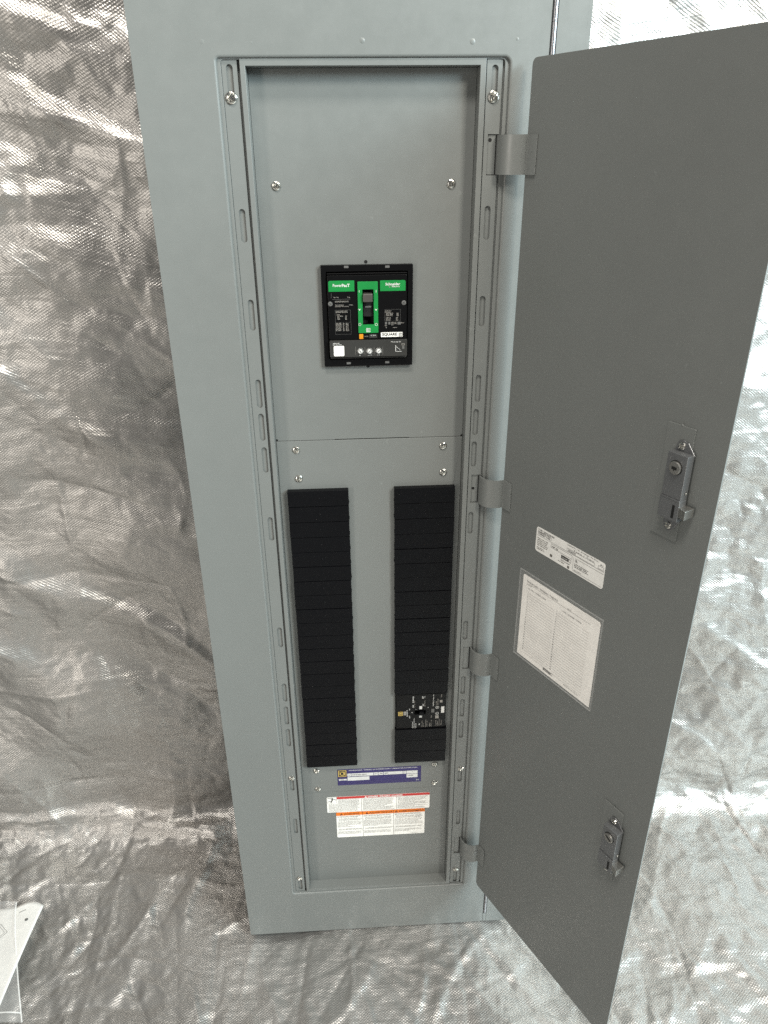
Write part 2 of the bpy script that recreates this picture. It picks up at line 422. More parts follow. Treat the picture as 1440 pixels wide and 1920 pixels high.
for (xa, sa, xb, sb, amp, hw) in DR:
    dx, ds = xb - xa, sb - sa; LL = math.hypot(dx, ds)
    t = ((U - xa) * dx + (S - sa) * ds) / LL ** 2
    d = ((U - xa) * -ds + (S - sa) * dx) / LL + 0.040 * smooth_noise(U * 5, S * 5, 50) + 0.008 * smooth_noise(U * 17, S * 17, 51)
    if sb > L1: amp *= 0.5
    if xa > 0.6: amp *= 0.5
    env = np.clip(t / 0.2, 0, 1) * np.clip((1 - t) / 0.2, 0, 1)
    prof = np.where(d > 0, np.exp(-(d / (hw * 1.5)) ** 2), np.exp(-(d / (hw * 0.6)) ** 2))   # steep on one side
    H += amp * env * prof
# many short sharp creases, each a straight tent a few millimetres wide
cr = np.random.RandomState(5)
for k in range(420):
    xc, sc_ = cr.uniform(-0.70, 1.32), cr.uniform(0.40, L2 + 0.55)
    fl_ = sc_ > L1
    ang = cr.normal(1.75, 0.55) if fl_ else cr.choice([cr.normal(0.0, 0.35), cr.normal(1.57, 0.3), cr.normal(0.7, 0.3)])
    ln = cr.uniform(0.03, 0.16) * (1.3 if fl_ else 1.0); wd = cr.uniform(0.0035, 0.009)
    am = cr.choice([-1, 1]) * wd * cr.uniform(0.35, 0.80)
    i0, i1 = np.searchsorted(gu, [xc - ln, xc + ln]); j0, j1 = np.searchsorted(gs, [sc_ - ln, sc_ + ln])
    if i1 - i0 < 2 or j1 - j0 < 2: continue
    uu, vv = U[j0:j1, i0:i1] - xc, S[j0:j1, i0:i1] - sc_
    ca_, sa_ = math.cos(ang), math.sin(ang)
    t = (uu * ca_ + vv * sa_) / ln; d = -uu * sa_ + vv * ca_ + cr.uniform(-0.25, 0.25) * ln * t * t
    side = np.where(d > 0, np.exp(-np.abs(d) / (wd * 1.9)), np.exp(-np.abs(d) / wd))
    H[j0:j1, i0:i1] += am * side * np.clip(1 - np.abs(t), 0, 1)
# no sag into the floor; flattened under the cabinet's foot
PY, PZ = BY + NY * H, BZ + NZ * H
def band(v, a, b, s_): return np.clip((v - a) / s_ + 1, 0, 1) * np.clip((b - v) / s_ + 1, 0, 1)
foot = band(U, -0.004, 0.512, 0.05) * band(PY, -0.004, 0.16, 0.03) * (BZ < 0.08)
PZ = np.where(foot > 0, np.minimum(PZ, -0.0008 + (1 - foot) * 0.05), PZ)
PZ = np.maximum(PZ, -0.044)
PY = np.minimum(PY, 0.40)
PX = U
idx = np.arange(nu * ns).reshape(ns, nu)
quads = np.stack([idx[:-1, :-1], idx[1:, :-1], idx[1:, 1:], idx[:-1, 1:]], -1).reshape(-1, 4)
me = bpy.data.meshes.new('tarp')
me.vertices.add(nu * ns); me.vertices.foreach_set('co', np.stack([PX, PY, PZ], -1).ravel())
me.loops.add(quads.size); me.loops.foreach_set('vertex_index', quads.ravel().astype(np.int32))
me.polygons.add(len(quads)); me.polygons.foreach_set('loop_start', np.arange(0, quads.size, 4, dtype=np.int32))
me.polygons.foreach_set('use_smooth', np.ones(len(quads), bool))
me.update(calc_edges=True); me.validate()
uvl = me.uv_layers.new(name='metres')
uvc = np.stack([U.ravel(), S.ravel()], -1)[quads.ravel()]
uvl.data.foreach_set('uv', uvc.ravel().astype(np.float32))
me.materials.append(TARP)
tarp = bpy.data.objects.new('tarp', me); C.objects.link(tarp)
thing(tarp, 'crumpled silver woven tarp hanging behind the panel and spread over the floor', 'tarp')

def floor_z(x, y):
    k = np.argmin((PX - x) ** 2 + (PY - y) ** 2 + (PZ) ** 2 * 0.2)
    return float(PZ.ravel()[k])

# ------------------------------------------------------------------ the panelboard
panel = bpy.data.objects.new('electrical_panel', None); C.objects.link(panel)
panel.empty_display_size = 0.1
panel.location = (0.254, 0.07, 0.0); panel['base'] = (0.254, 0.07, 0.0)
thing(panel, 'tall grey electrical panel standing on the tarp with its door swung open', 'electrical panel')

W, HT = 0.508, 1.727
XL, XR, ZB_, ZT_ = 0.0916, 0.4194, 0.1122, 1.4876       # opening in the trim
XH = 0.4628                                             # right edge of the hinged trim
# enclosure box behind the trim: five sheets
bx = MB()
bx.box(0.004, 0.006, 0.006, 0.146, 0.004, HT - 0.004).box(W - 0.006, W - 0.004, 0.006, 0.146, 0.004, HT - 0.004)
bx.box(0.006, W - 0.006, 0.006, 0.146, 0.004, 0.006).box(0.006, W - 0.006, 0.006, 0.146, HT - 0.006, HT - 0.004)
bx.box(0.006, W - 0.006, 0.144, 0.146, 0.006, HT - 0.006)
obj('enclosure_box', bx, PAINT, panel)
RO = 0.0030                                             # the opening's edge is rolled in with this radius
def opening_loop(e): return rr(XL - e, XR + e, ZB_ - e, ZT_ + e, (0.004 + e, 0.004 + e, 0.007 + e, 0.0035 + e), 5)
tr = MB().plate(rr(0, XH, 0, HT, (0.002, 0.0, 0.0, 0.002), 3), [opening_loop(RO)[::-1]], 0.0, 0.0018)
trim = obj('trim_cover', tr, PAINT, panel, recalc=True)
rl_ = MB(); rings = []
for k in range(7):
    a_ = 0.5 * math.pi * k / 6
    rings.append([(x, RO - RO * math.cos(a_), z) for x, z in opening_loop(RO - RO * math.sin(a_))])
rings.append([(x, 0.0072, z) for x, z in opening_loop(0.0)])
n_ = len(rings[0])
rl_.add([q for L_ in rings for q in L_], [(j * n_ + i, (j + 1) * n_ + i, (j + 1) * n_ + (i + 1) % n_, j * n_ + (i + 1) % n_) for j in range(len(rings) - 1) for i in range(n_)], 0, True)
obj('rolled_edge', rl_, PAINT, trim)
# weld dimples telegraphed through the sheet
for (x, z, q, k_) in ((0.2532, 1.5033, 0.0030, 1), (0.3758, 1.5021, 0.0032, 1), (0.0781, 1.5026, 0.0028, 0.3), (0.4259, 1.5045, 0.0018, 0.8), (0.1317, 1.5015, 0.0016, 0.3)):
    dm = MB().lathe(x, z, [(q, 0.00005), (q * 0.8, -0.07 * q * k_), (q * 0.4, -0.13 * q * k_), (q * 0.1, -0.15 * q * k_)], 14)
    obj('weld_dimple', dm, PAINT, trim)
obj('side_strip', MB().plate(rr(0.4700, W, 0, HT, (0.0, 0.002, 0.002, 0.0), 3), [], 0.0, 0.0018), PAINT, panel, bevel=0.0006, recalc=True)
# piano hinge between them
ph = obj('piano_hinge', MB().box(0.4575, 0.4752, 0.0030, 0.0042, 0.024, HT - 0.024), HINGE, panel)
kn = MB()
segs = 14
pr = [(0.4666 + 0.0030 * math.cos(2 * math.pi * i / segs), 0.0010 + 0.0030 * math.sin(2 * math.pi * i / segs)) for i in range(segs)]
kn.extrude(pr, 0.0, 0.0312)
kmesh = kn.mesh('hinge_knuckle', [HINGE], True)
zk = 0.0265; k0 = None
while zk < HT - 0.055:
    if k0 is None: k0 = obj('hinge_knuckle', kmesh, None, ph, (0, 0, zk))
    else: dup(k0, (0, 0, zk), ph)
    zk += 0.0318
# short plain stubs of trim above and below the hinge
for z0 in (0.0, HT - 0.022): obj('hinge_end_cover', MB().box(0.4636, 0.4698, 0.0004, 0.0022, z0, z0 + 0.022), PAINT, panel)

# opening lip: a turned-in edge just behind the trim
lip = MB()
lip.plate(rr(XL - 0.004, XR + 0.004, ZB_ - 0.004, ZT_ + 0.004, 0.006, 4), [rr(0.0958, 0.4146, 0.1136, 1.4862, (0.003, 0.003, 0.004, 0.003), 4)[::-1]], 0.0037, 0.0049)
lip.box(0.0948, 0.0956, 0.0050, 0.020, 0.110, 1.490).box(0.4148, 0.4156, 0.0050, 0.020, 0.110, 1.490)
obj('opening_lip', lip, PAINT, panel, bevel=0.0004, recalc=True)

LS = [(0.1048, 1.482, 1.4484), (0.1052, 1.3328, 1.2948), (0.1062, 1.2266, 1.1879), (0.1068, 1.1232, 1.0842), (0.1068, 1.0759, 1.0371), (0.1072, 1.0273, 0.9894), (0.1072, 0.9193, 0.8808),
      (0.1070, 0.7265, 0.6888), (0.1066, 0.6164, 0.5789), (0.1064, 0.5687, 0.5298), (0.1064, 0.5203, 0.4813), (0.1058, 0.4071, 0.3778), (0.1056, 0.3089, 0.2707), (0.1053, 0.1509, 0.1177)]
RS = [(0.4038, 1.4806, 1.4485), (0.4030, 1.3328, 1.2936), (0.4024, 1.2259, 1.1872), (0.4020, 1.1225, 1.0845), (0.4010, 1.0747, 1.0366), (0.4006, 1.0272, 0.9892), (0.4006, 0.9173, 0.881),
      (0.4008, 0.7255, 0.6885), (0.4013, 0.6157, 0.5777), (0.4018, 0.5676, 0.5294), (0.4018, 0.5202, 0.4819), (0.4035, 0.4074, 0.3791), (0.4045, 0.3087, 0.2715), (0.4039, 0.1503, 0.1146)]
HZ = [(1.3672, 1.4100), (0.9325, 0.9758), (0.6310, 0.6742), (0.1952, 0.2384)]
def screw_mesh(R_, angle, hgt=0.0026):
    mb = MB(); seg, rings = 24, 8
    v, f_ = [], []
    prof = [(R_ * 0.97, 0.0), (R_, -0.25 * hgt)] + [(R_ * math.cos(a), -hgt * (0.35 + 0.65 * math.sin(a))) for a in (0.35, 0.62, 0.85, 1.08, 1.3, 1.5)]
    for (q, y) in prof:
        for i in range(seg):
            a = 2 * math.pi * i / seg + 0.02
            x, z = q * math.cos(a), q * math.sin(a)
            ca, sa = math.cos(angle), math.sin(angle); xr, zr = x * ca + z * sa, -x * sa + z * ca
            dy = 0.0
            if (abs(xr) < R_ * 0.15 and abs(zr) < R_ * 0.62) or (abs(zr) < R_ * 0.15 and abs(xr) < R_ * 0.62) or (abs(zr) < R_ * 0.12 and q < R_ * 0.96 and y < -0.3 * hgt): dy = hgt * 0.55
            v.append((x, y + dy, z))
    n = len(prof)
    for j in range(n - 1):
        for i in range(seg):
            a, b = j * seg + i, j * seg + (i + 1) % seg
            f_.append((a, b, b + seg, a + seg))
    f_.append(tuple((n - 1) * seg + i for i in range(seg)))
    mb.add(v, f_, 0, False)
    me_ = mb.mesh('screw', [CHROME], True); return me_
SC_BIG = [screw_mesh(0.0066, a, 0.0034) for a in (0.5, 1.1)]
SC_MED = [screw_mesh(0.0054, a, 0.0028) for a in (0.3, 0.9, 1.3)]
def rail(slots, x0, x1, pockets, mirror):
    holes = [stadium(cx, zb, zt, 0.0074)[::-1] for cx, zt, zb in slots]
    outer = [(x0, 0.1140), (x1, 0.1140)]
    if mirror:
        for z0, z1 in HZ[::-1]:
            outer += [(x1, z0 - 0.0006), (0.3990, z0 - 0.0006), (0.3990, z1 + 0.0006), (x1, z1 + 0.0006)]
    outer += [(x1, 1.4866), (x0, 1.4866)]
    mb = MB().plate(outer, holes, 0.0052, 0.0066)
    ob = obj('mounting_rail', mb, PAINT, panel, bevel=0.0004, recalc=True)
    obj('slot_backing', MB().box(x0 + 0.001, x1 - 0.001, 0.0082, 0.0094, 0.1150, 1.4856), PAINT, ob)
    return ob
rl = rail(LS, 0.0961, 0.1134, [], False)
rrl = rail(RS, 0.3944, 0.4122, HZ, True)
for i, (x, z) in enumerate([(0.1046, 1.4492), (0.1062, 0.4088), (0.1055, 0.1507)]):
    obj('screw', SC_BIG[0] if i == 0 else SC_MED[i], None, rl, (x, 0.0052, z))
for i, (x, z) in enumerate([(0.4033, 1.4490), (0.4045, 0.4109), (0.4040, 0.1507)]):
    obj('screw', SC_BIG[1] if i == 0 else SC_MED[i], None, rrl, (x, 0.0052, z))
# the rails' turned-back edges (the dark grooves beside them)
for (xa_, xb_, ya_, yb_) in ((0.1126, 0.1134, 0.0067, 0.0158), (0.3946, 0.3954, 0.0067, 0.0158), (0.1135, 0.1170, 0.0095, 0.0103), (0.3928, 0.3944, 0.0080, 0.0088), (0.4123, 0.4147, 0.0072, 0.0080)):
    obj('rail_channel', MB().box(xa_, xb_, ya_, yb_, 0.115, 1.4856), PAINT, panel)
for k, (z0, z1) in enumerate(HZ):
    obj('strap_slot_shade', MB().box(0.4087, 0.4121, 0.0077, 0.0080, z0 + 0.0004, z1 - 0.0004), HOLE, rrl)  # solid dark strip in place of the shade inside the slit
    pk = obj('hinge_pocket_plate', MB().box(0.3985, 0.4086, 0.0069 + (0.0006 if k % 2 else 0), 0.0075 + (0.0006 if k % 2 else 0), z0 + 0.0004, z1 - 0.0004), PAINT, rrl)
for (x, z, y) in ((0.4020, 1.4045, 0.0068), (0.4022, 0.9545, 0.0074)):
    obj('pocket_hole', MB().lathe(x, z, [(0.0022, y), (0.0021, y - 0.0001)], 14, 0, False), HOLE, rrl)

# pan around the dead front: front flanges and the walls that run back
pf = MB()
pf.plate([(0.1166, 0.1128), (0.3932, 0.1128), (0.3932, 1.4872), (0.1166, 1.4872)], [[(0.1226, 0.1176), (0.1226, 1.4800), (0.3866, 1.4800), (0.3866, 0.1176)]], 0.0030, 0.0042)
pf.box(0.1216, 0.1226, 0.0043, 0.0300, 0.1176, 1.4800).box(0.3866, 0.3876, 0.0043, 0.0300, 0.1176, 1.4800)
pf.box(0.1226, 0.3866, 0.0043, 0.0300, 1.4800, 1.4810).box(0.1226, 0.3866, 0.0043, 0.0300, 0.1166, 0.1176)
obj('pan_frame', pf, PAINT, panel, bevel=0.0005, recalc=True)
YD = 0.0235
up_ = MB().plate([(0.1230, 1.0289), (0.2050, 1.0289), (0.2055, 1.0294), (0.3100, 1.0294), (0.3105, 1.0289), (0.3862, 1.0289), (0.3862, 1.4796), (0.1230, 1.4796)],
                 [rr(0.2010, 0.3085, 1.1395, 1.2600, 0.001)[::-1]], YD + 0.0012, YD + 0.0026)
upper = obj('upper_dead_front', up_, PAINT, panel, recalc=True)
FX = [(0.1340, 0.2220), (0.2889, 0.3777)]; FZ = 0.9543; PIT = 0.0254
lo_ = MB().plate([(0.1230, 0.3512), (0.3862, 0.3512), (0.3862, 1.0284), (0.1230, 1.0284)],
                 [rr(a + 0.0012, b - 0.0012, FZ - 21 * PIT + 0.0012, FZ - 0.0012, 0.003)[::-1] for a, b in FX], YD, YD + 0.0015)
lower = obj('lower_dead_front', lo_, PAINT, panel, bevel=0.0005, recalc=True)
bt_ = obj('bottom_dead_front', MB().plate([(0.1230, 0.1180), (0.3862, 0.1180), (0.3862, 0.3508), (0.1230, 0.3508)], [], YD + 0.0008, YD + 0.002), PAINT, panel, bevel=0.0003, recalc=True)
for (x, z, q) in ((0.2535, 1.2676, 0.0022), (0.2541, 1.1330, 0.0022), (0.1240, 1.0300, 0.0016), (0.3852, 1.0300, 0.0016)):
    obj('punched_hole', MB().lathe(x, z, [(q, YD + 0.0011), (q - 0.0001, YD + 0.0010)], 14, 0, False), HOLE, upper)
for i, (x, z) in enumerate([(0.1467, 1.3571), (0.3602, 1.3572)]): obj('screw', SC_MED[i], None, upper, (x, YD + 0.0012, z))
for i, (x, z) in enumerate([(0.1502, 1.0154), (0.3591, 1.0154), (0.1513, 0.9712), (0.3603, 0.9743), (0.1488, 0.4044), (0.3606, 0.4066), (0.1495, 0.3603), (0.3606, 0.3614)]):
    obj('screw', SC_MED[(i * 2 + 1) % 3], None, lower, (x, YD, z))

# filler plates: one mesh, 39 copies
YP = 0.0148
for col, (a, b) in enumerate(FX):
    base = None
    fm = MB(); h = PIT - 0.0009
    fm.box(0, b - a, YP, YD + 0.010, -h, 0)
    nb = 0.5 * (b - a) + 0.001
    fm.lathe(nb, -h * 0.52, [(0.0017, YP + 0.0001), (0.0014, YP - 0.0005), (0.0005, YP - 0.0007)], 10)
    fm.box(b - a, b - a + 0.0006, YP + 0.0022, YD - 0.0002, -h * 0.90, -h * 0.80)
    fm.box(-0.0005, 0, YP + 0.0022, YD - 0.0002, -h * 0.90, -h * 0.80)
    me_ = fm.mesh('filler_plate', [BLACK])
    for k in range(21):
        if col == 1 and k in (15, 16, 17): continue
        loc = (a + rnd.uniform(-0.0003, 0.0003), rnd.uniform(-0.0003, 0.0003), FZ - k * PIT)
        if base is None:
            base = obj('filler_plate', me_, None, panel, loc, bevel=0.0012)
            fo_ = base
        else: fo_ = dup(base, loc, panel)
        fo_.rotation_euler = (rnd.uniform(-0.010, 0.010), 0, rnd.uniform(-0.004, 0.004))

# ---------------- three pole branch breaker
zb1, zb0 = FZ - 15 * PIT - 0.0016, FZ - 18 * PIT + 0.0006
xa, xb = 0.2912, 0.3752
YB = 0.0172
BB = MB().plate(rr(xa, xb, zb0, zb1, 0.001, 2), [rr(0.3222, 0.3418, zb0 + 0.0305, zb0 + 0.0392, 0.001, 2)[::-1]], YB, 0.034)
br = obj('branch_breaker', BB, GLOSSB, panel, bevel=0.0008, recalc=True, label='three pole black branch breaker with white print')
obj('handle_recess', MB().box(0.3215, 0.3425, 0.026, 0.027, zb0 + 0.03, zb0 + 0.04), HOLE, br)
obj('toggle', MB().box(0.3300, 0.3385, 0.0120, 0.025, zb0 + 0.0318, zb0 + 0.0380), BLACK, br, bevel=0.0008)
pr_ = MB(); yb = YB - 0.0002
def bbx(px): return xa + (px - 150) / (1260 - 150) * (xb - xa)
def bbz(py): return zb1 - (py - 240) / (1015 - 240) * (zb1 - zb0)
def bq(x0, y0, x1, y1, mi=0): pr_.quad(bbx(x0), bbx(x1), bbz(y1), bbz(y0), yb, mi)
for q in ((672, 505, 732, 575), (672, 697, 732, 767), (1165, 535, 1235, 680)): bq(*q)
# maker's square mark
pr_.frame(bbx(195), bbx(298), bbz(707), bbz(617), 0.0008, yb, 2); pr_.frame(bbx(214), bbx(280), bbz(690), bbz(634), 0.0007, yb, 2)
bq(232, 648, 264, 672, 2); bq(315, 615, 372, 700, 1); pr_.text('E', bbx(352), bbz(672), 0.0026, yb - 0.0001, 3, rot=math.pi / 2)
def bt(s_, x, y, hpx, length=None, mi=0, bold=0.012):           # print turned a quarter, reading upwards
    h = hpx / 1110 * (xb - xa)
    pr_.text(s_, bbx(x), bbz(y), h, yb, mi, width=None if length is None else length / 775 * (zb1 - zb0), rot=math.pi / 2, bold=bold)
bt('SQUARE D', 408, 735, 26, 155); bt('Circuit Breaker', 528, 1005, 22, 150); bt('Interruptor automatico', 562, 1005, 20, 230); bt('Disjoncteur', 602, 1005, 20, 120)
bt('EDB', 545, 530, 30, 55); bt('EDB34020', 545, 420, 30, 140); bt('CU / AL Wire', 572, 525, 18, 140, 1); bt('40', 462, 590, 26, 36); bt('AC', 462, 775, 26, 60); bt('ON', 515, 660, 22, 30)
bt('20', 686, 945, 26, 44); bt('Terminals', 745, 990, 18, 150, 1); bt('75 C', 780, 990, 18, 90, 1); bt('Issue No.', 826, 990, 18, 170, 1); bt('AWG 14-8', 858, 990, 18, 140, 1)
bt('3P', 765, 340, 36, 54); bt('AC', 770, 505, 34, 46); bt('12', 800, 320, 20, 34); bt('50 / 60 Hz', 800, 515, 20, 135, 1); bt('TRIPPED-TURN OFF', 996, 520, 20, 265)
bt('I', 605, 575, 24); bt('O', 880, 555, 24); bt('480Y', 920, 985, 20, 90, 1); bt('277 V', 955, 985, 20, 150, 1); bt('20', 955, 790, 20, 60, 1)
bt('Type EDB', 1062, 975, 20, 130, 1); bt('Class', 1098, 975, 20, 110, 1); bt('HACR type', 1135, 970, 20, 155, 1); bt('Open', 1180, 970, 20, 125, 1)
bt('UL 489', 1062, 500, 20, 90, 1); bt('LISTED CIR. BKR', 1098, 505, 22, 150, 1); bt('Made', 1172, 330, 22, 70, 1)
for (cx, cy) in ((1075, 550), (1075, 690)):
    for i in range(18):
        a0, a1 = 2 * math.pi * i / 18, 2 * math.pi * (i + 1) / 18
        pr_.line(bbx(cx) + 0.0026 * math.cos(a0), bbz(cy) + 0.0026 * math.sin(a0), bbx(cx) + 0.0026 * math.cos(a1), bbz(cy) + 0.0026 * math.sin(a1), 0.0006, yb, 0)
    pr_.text('S' if cy < 600 else 'UL', bbx(cx) - 0.0012, bbz(cy) - 0.0012, 0.0024, yb, 0, width=0.0022)
bq(1035, 735, 1112, 803, 1); bq(1130, 390, 1188, 442, 1); bq(942, 580, 1010, 662, 4)
obj('lettering', pr_, [WHITE, FADED, YELLOW, INK, TRIM_GREY], br)

# ---------------- main breaker (drawing units of its face plate -> metres)
def B(x, y):
    x2 = x - (y - 345) * 0.05 * (1 - (x - 160) / 1085.0); y2 = y + (x - 182) * 0.0200
    return 0.2049 + (x2 - 182) * 9.4e-5, 1.2458 - (y2 - 345) * 9.49e-5
def P(x0, y0, x1, y1):      # upright rectangle through two corners
    a, b = B(x0, y0), B(x1, y1); return min(a[0], b[0]), max(a[0], b[0]), min(a[1], b[1]), max(a[1], b[1])
bz = MB().plate(rr(0.1958, 0.3134, 1.1350, 1.2648, 0.0008, 2), [rr(0.2022, 0.3068, 1.1440, 1.2570, 0.001, 2)[::-1]], 0.0182, 0.0300)
mbk = obj('main_breaker', bz, GLOSSB, panel, bevel=0.0010, recalc=True, label='large black main breaker with green handle plate and grey trip unit')
rec = MB().box(0.2005, 0.3085, 0.0320, 0.0330, 1.1395, 1.2600)
obj('breaker_body', rec, GLOSSB, mbk)
for (x, y) in ((425, 163), (985, 157), (467, 1462), (990, 1450)):
    q = B(x, y); obj('clip_tab', MB().box(q[0] - 0.0028, q[0] + 0.0028, 0.0172, 0.0190, q[1] - 0.0014, q[1] + 0.0014), TRIM_GREY, mbk, bevel=0.0003)
cv = MB().plate(rr(0.2036, 0.3054, 1.1716, 1.2528, 0.0012, 2), [rr(0.2476, 0.2626, 1.1905, 1.2358, 0.0008, 2)[::-1]], 0.0150, 0.0318)
cover = obj('front_cover', cv, GLOSSB, mbk, bevel=0.0008, recalc=True)
obj('cover_ridge', MB().box(0.2036, 0.3054, 0.0172, 0.0318, 1.2534, 1.2552), GLOSSB, mbk, bevel=0.0005)
yl = 0.0146
obj('green_tab', MB().plate(rr(*P(182, 338, 538, 473), (0.0002, 0.0002, 0.0006, 0.0022)), [], yl, 0.0151), GREEN, mbk, recalc=True)
obj('green_tab', MB().plate(rr(*P(885, 330, 1232, 462), (0.0002, 0.0002, 0.0022, 0.0006)), [], yl, 0.0151), GREEN, mbk, recalc=True)
gp = MB().plate(rr(0.2420, 0.2680, 1.1800, 1.2450, 0.0008, 2), [rr(0.2480, 0.2624, 1.1908, 1.2354, 0.0005, 2)[::-1]], 0.0128, 0.0151)
obj('handle_plate', gp, GREEN, mbk, bevel=0.0005, recalc=True)
obj('handle_well', MB().box(0.2470, 0.2634, 0.0262, 0.0270, 1.1898, 1.2364), HOLE, mbk)
tg = MB(); a = P(650, 497, 785, 605)
tg.box(a[0], a[1], 0.0085, 0.026, a[2], a[3])
obj('toggle_handle', tg, TOGGLE, mbk, bevel=0.0012, label='grey square toggle handle in the up position')
obj('toggle_shroud', MB().box(0.2486, 0.2618, 0.0180, 0.0258, 1.2000, a[2] - 0.0003), HOLE, mbk, bevel=0.001)
obj('toggle_catch', MB().box(0.2512, 0.2592, 0.0168, 0.0182, 1.2118, 1.2140), TRIM_GREY, mbk, bevel=0.0004)
obj('trip_button', MB().box(*[v for v in (P(605, 1045, 662, 1110)[0], P(605, 1045, 662, 1110)[1])], 0.0125, 0.0149, P(605, 1045, 662, 1110)[2], P(605, 1045, 662, 1110)[3]), AMBER, mbk, bevel=0.0004)
obj('name_tab', MB().plate(rr(*P(900, 1024, 1195, 1082), 0.0003, 2), [], yl, 0.0151), LABEL, mbk, recalc=True)
obj('rating_tab', MB().plate(rr(*P(742, 1050, 850, 1098), 0.0003, 2), [], yl + 0.0001, 0.0151), TRIP, mbk, recalc=True)
for (x, y) in ((213, 640), (1210, 622)):
    q = B(x, y); me_ = screw_mesh(0.0030, 0.9, 0.0012); me_.materials[0] = TRIM_GREY; obj('cover_screw', me_, None, mbk, (q[0], 0.0149, q[1]))
tu = MB().plate(rr(0.2038, 0.3058, 1.1490, 1.1708, 0.001, 2), [], 0.0120, 0.0318)
obj('trip_unit', tu, TRIP, mbk, bevel=0.0007, recalc=True)
obj('lower_rail', MB().box(0.2045, 0.3055, 0.0190, 0.0318, 1.1452, 1.1470), TRIP, mbk, bevel=0.0005)
yt = 0.0117
a = P(262, 1205, 408, 1345)
obj('white_sticker', MB().plate(rr(*a, 0.0016), [], yt, 0.0121), LABEL, mbk, recalc=True)
for (x, y, ang) in ((622, 1278, 2.2), (745, 1278, 0.9), (868, 1275, 0.8)):
    q = B(x, y)
    db = MB().lathe(q[0], q[1], [(0.0029, 0.0121), (0.0029, 0.0100), (0.0024, 0.0096), (0.0002, 0.0096)], 20, 0, False)
    db.line(q[0] - 0.0020 * math.cos(ang), q[1] - 0.0020 * math.sin(ang), q[0] + 0.0020 * math.cos(ang), q[1] + 0.0020 * math.sin(ang), 0.0007, 0.0094, 1)
    obj('adjustment_dial', db, [WHITE, INK], mbk)
lt = MB()                                                     # 0 white 1 fine white 2 ink 3 dim
def T(s_, x, y, hpx, length=None, mi=0, yy=None, bold=0.01, al='L'):
    q = B(x, y); lt.text(s_, q[0], q[1], hpx * 9.49e-5, yl - 0.0002 if yy is None else yy, mi, align=al, width=None if length is None else length * 9.4e-5, bold=bold)
T('Power', 245, 416, 38, 122, bold=0.016); T('PacT', 368, 415, 38, 107, bold=0.03)
T('Schneider', 958, 392, 32, 202, bold=0.03); T('Electric', 1047, 416, 22, 110, bold=0.01)
for k in range(2): lt.line(*B(1010, 418 - k * 3), *B(1032, 392 - k * 3), 0.0009, yl - 0.0002, 0)
yg = 0.0126
for x in (602, 831): lt.quad(*P(x - 3, 452, x + 3, 484), yg, 0)
for x in (608, 832):
    q = B(x, 712)
    lt.poly([(q[0] - 0.0017, q[1] + 0.0013), (q[0] + 0.00, q[1] - 0.0014), (q[0] + 0.0017, q[1] + 0.0013), (q[0], q[1] + 0.0004)], yg, 0)
for x in (614, 836):
    q = B(x, 911)
    for i in range(20):
        a0, a1 = 2 * math.pi * i / 20, 2 * math.pi * (i + 1) / 20
        lt.line(q[0] + 0.0016 * math.cos(a0), q[1] + 0.0016 * math.sin(a0), q[0] + 0.0016 * math.cos(a1), q[1] + 0.0016 * math.sin(a1), 0.0004, yg, 0)
a = P(700, 962, 755, 1013); lt.frame(*a, 0.0006, yg, 0); T('D', 714, 1003, 30, 28, 0, yg, 0.03)
# black name tab
T('SQUARE', 918, 1067, 34, 208, 2, yl - 0.0002, 0.03); a = P(1143, 1030, 1190, 1076); lt.frame(*a, 0.0006, yl - 0.0002, 2); T('D', 1156, 1063, 22, 22, 2, yl - 0.0002, 0.03)
yc = 0.0148
lt.line(*B(225, 500), *B(225, 565), 0.00025, yc, 3); lt.line(*B(240, 582), *B(480, 575), 0.00025, yc, 3)
T('Push to Trip', 255, 560, 14, 70, 1, yc); T('Trip', 440, 558, 14, 42, 1, yc)
T('HGM3P100U31X', 278, 620, 20, 185, 1, yc, 0.01); T('Circuit Breaker', 278, 662, 14, 122, 1, yc); T('1/3 lb-in', 468, 660, 14, 54, 1, yc); T('Interruptor Automatico', 278, 680, 14, 188, 1, yc)
def tab(x0, y0, x1, y1): lt.frame(*P(x0, y0, x1, y1), 0.00018, yc, 3)
tab(278, 722, 492, 885); tab(280, 888, 500, 1048); tab(948, 712, 1165, 868)
def gk(x0, y0, x1, y1, rows, seed, h=11, mi=1, fill=0.9, yy=None):
    a = P(x0, y0, x1, y1); lt.greek(a[0], a[1], a[2], a[3], rows, h * 9.4e-5, yc if yy is None else yy, mi, seed, fill)
gk(288, 728, 460, 758, 2, 1); gk(300, 775, 400, 790, 1, 2); gk(310, 792, 350, 852, 4, 3); gk(415, 792, 440, 852, 4, 4); gk(345, 792, 392, 810, 1, 5)
gk(290, 893, 372, 1005, 7, 6); gk(385, 893, 412, 1005, 7, 7, fill=0.6); gk(425, 893, 475, 1005, 7, 8, fill=0.7)
gk(955, 722, 1045, 755, 2, 9); gk(968, 755, 1068, 802, 3, 10); gk(1112, 755, 1142, 802, 3, 11); gk(968, 815, 1035, 862, 3, 12); gk(1105, 815, 1135, 862, 3, 13)
for i, (x, w_) in enumerate(((955, 28), (1000, 28), (1125, 45))): lt.quad(*P(x, 880, x + w_, 915), yc, 3)
gk(1040, 880, 1115, 925, 3, 14); gk(1172, 884, 1215, 898, 1, 15); gk(952, 925, 992, 938, 1, 16); gk(968, 950, 985, 965, 1, 17); gk(1065, 948, 1120, 962, 1, 18)
T('PUSH', 680, 1085, 12, 50, 1, yc); T('In: 250 A', 765, 1072, 16, 72, 0, yl - 0.0002)
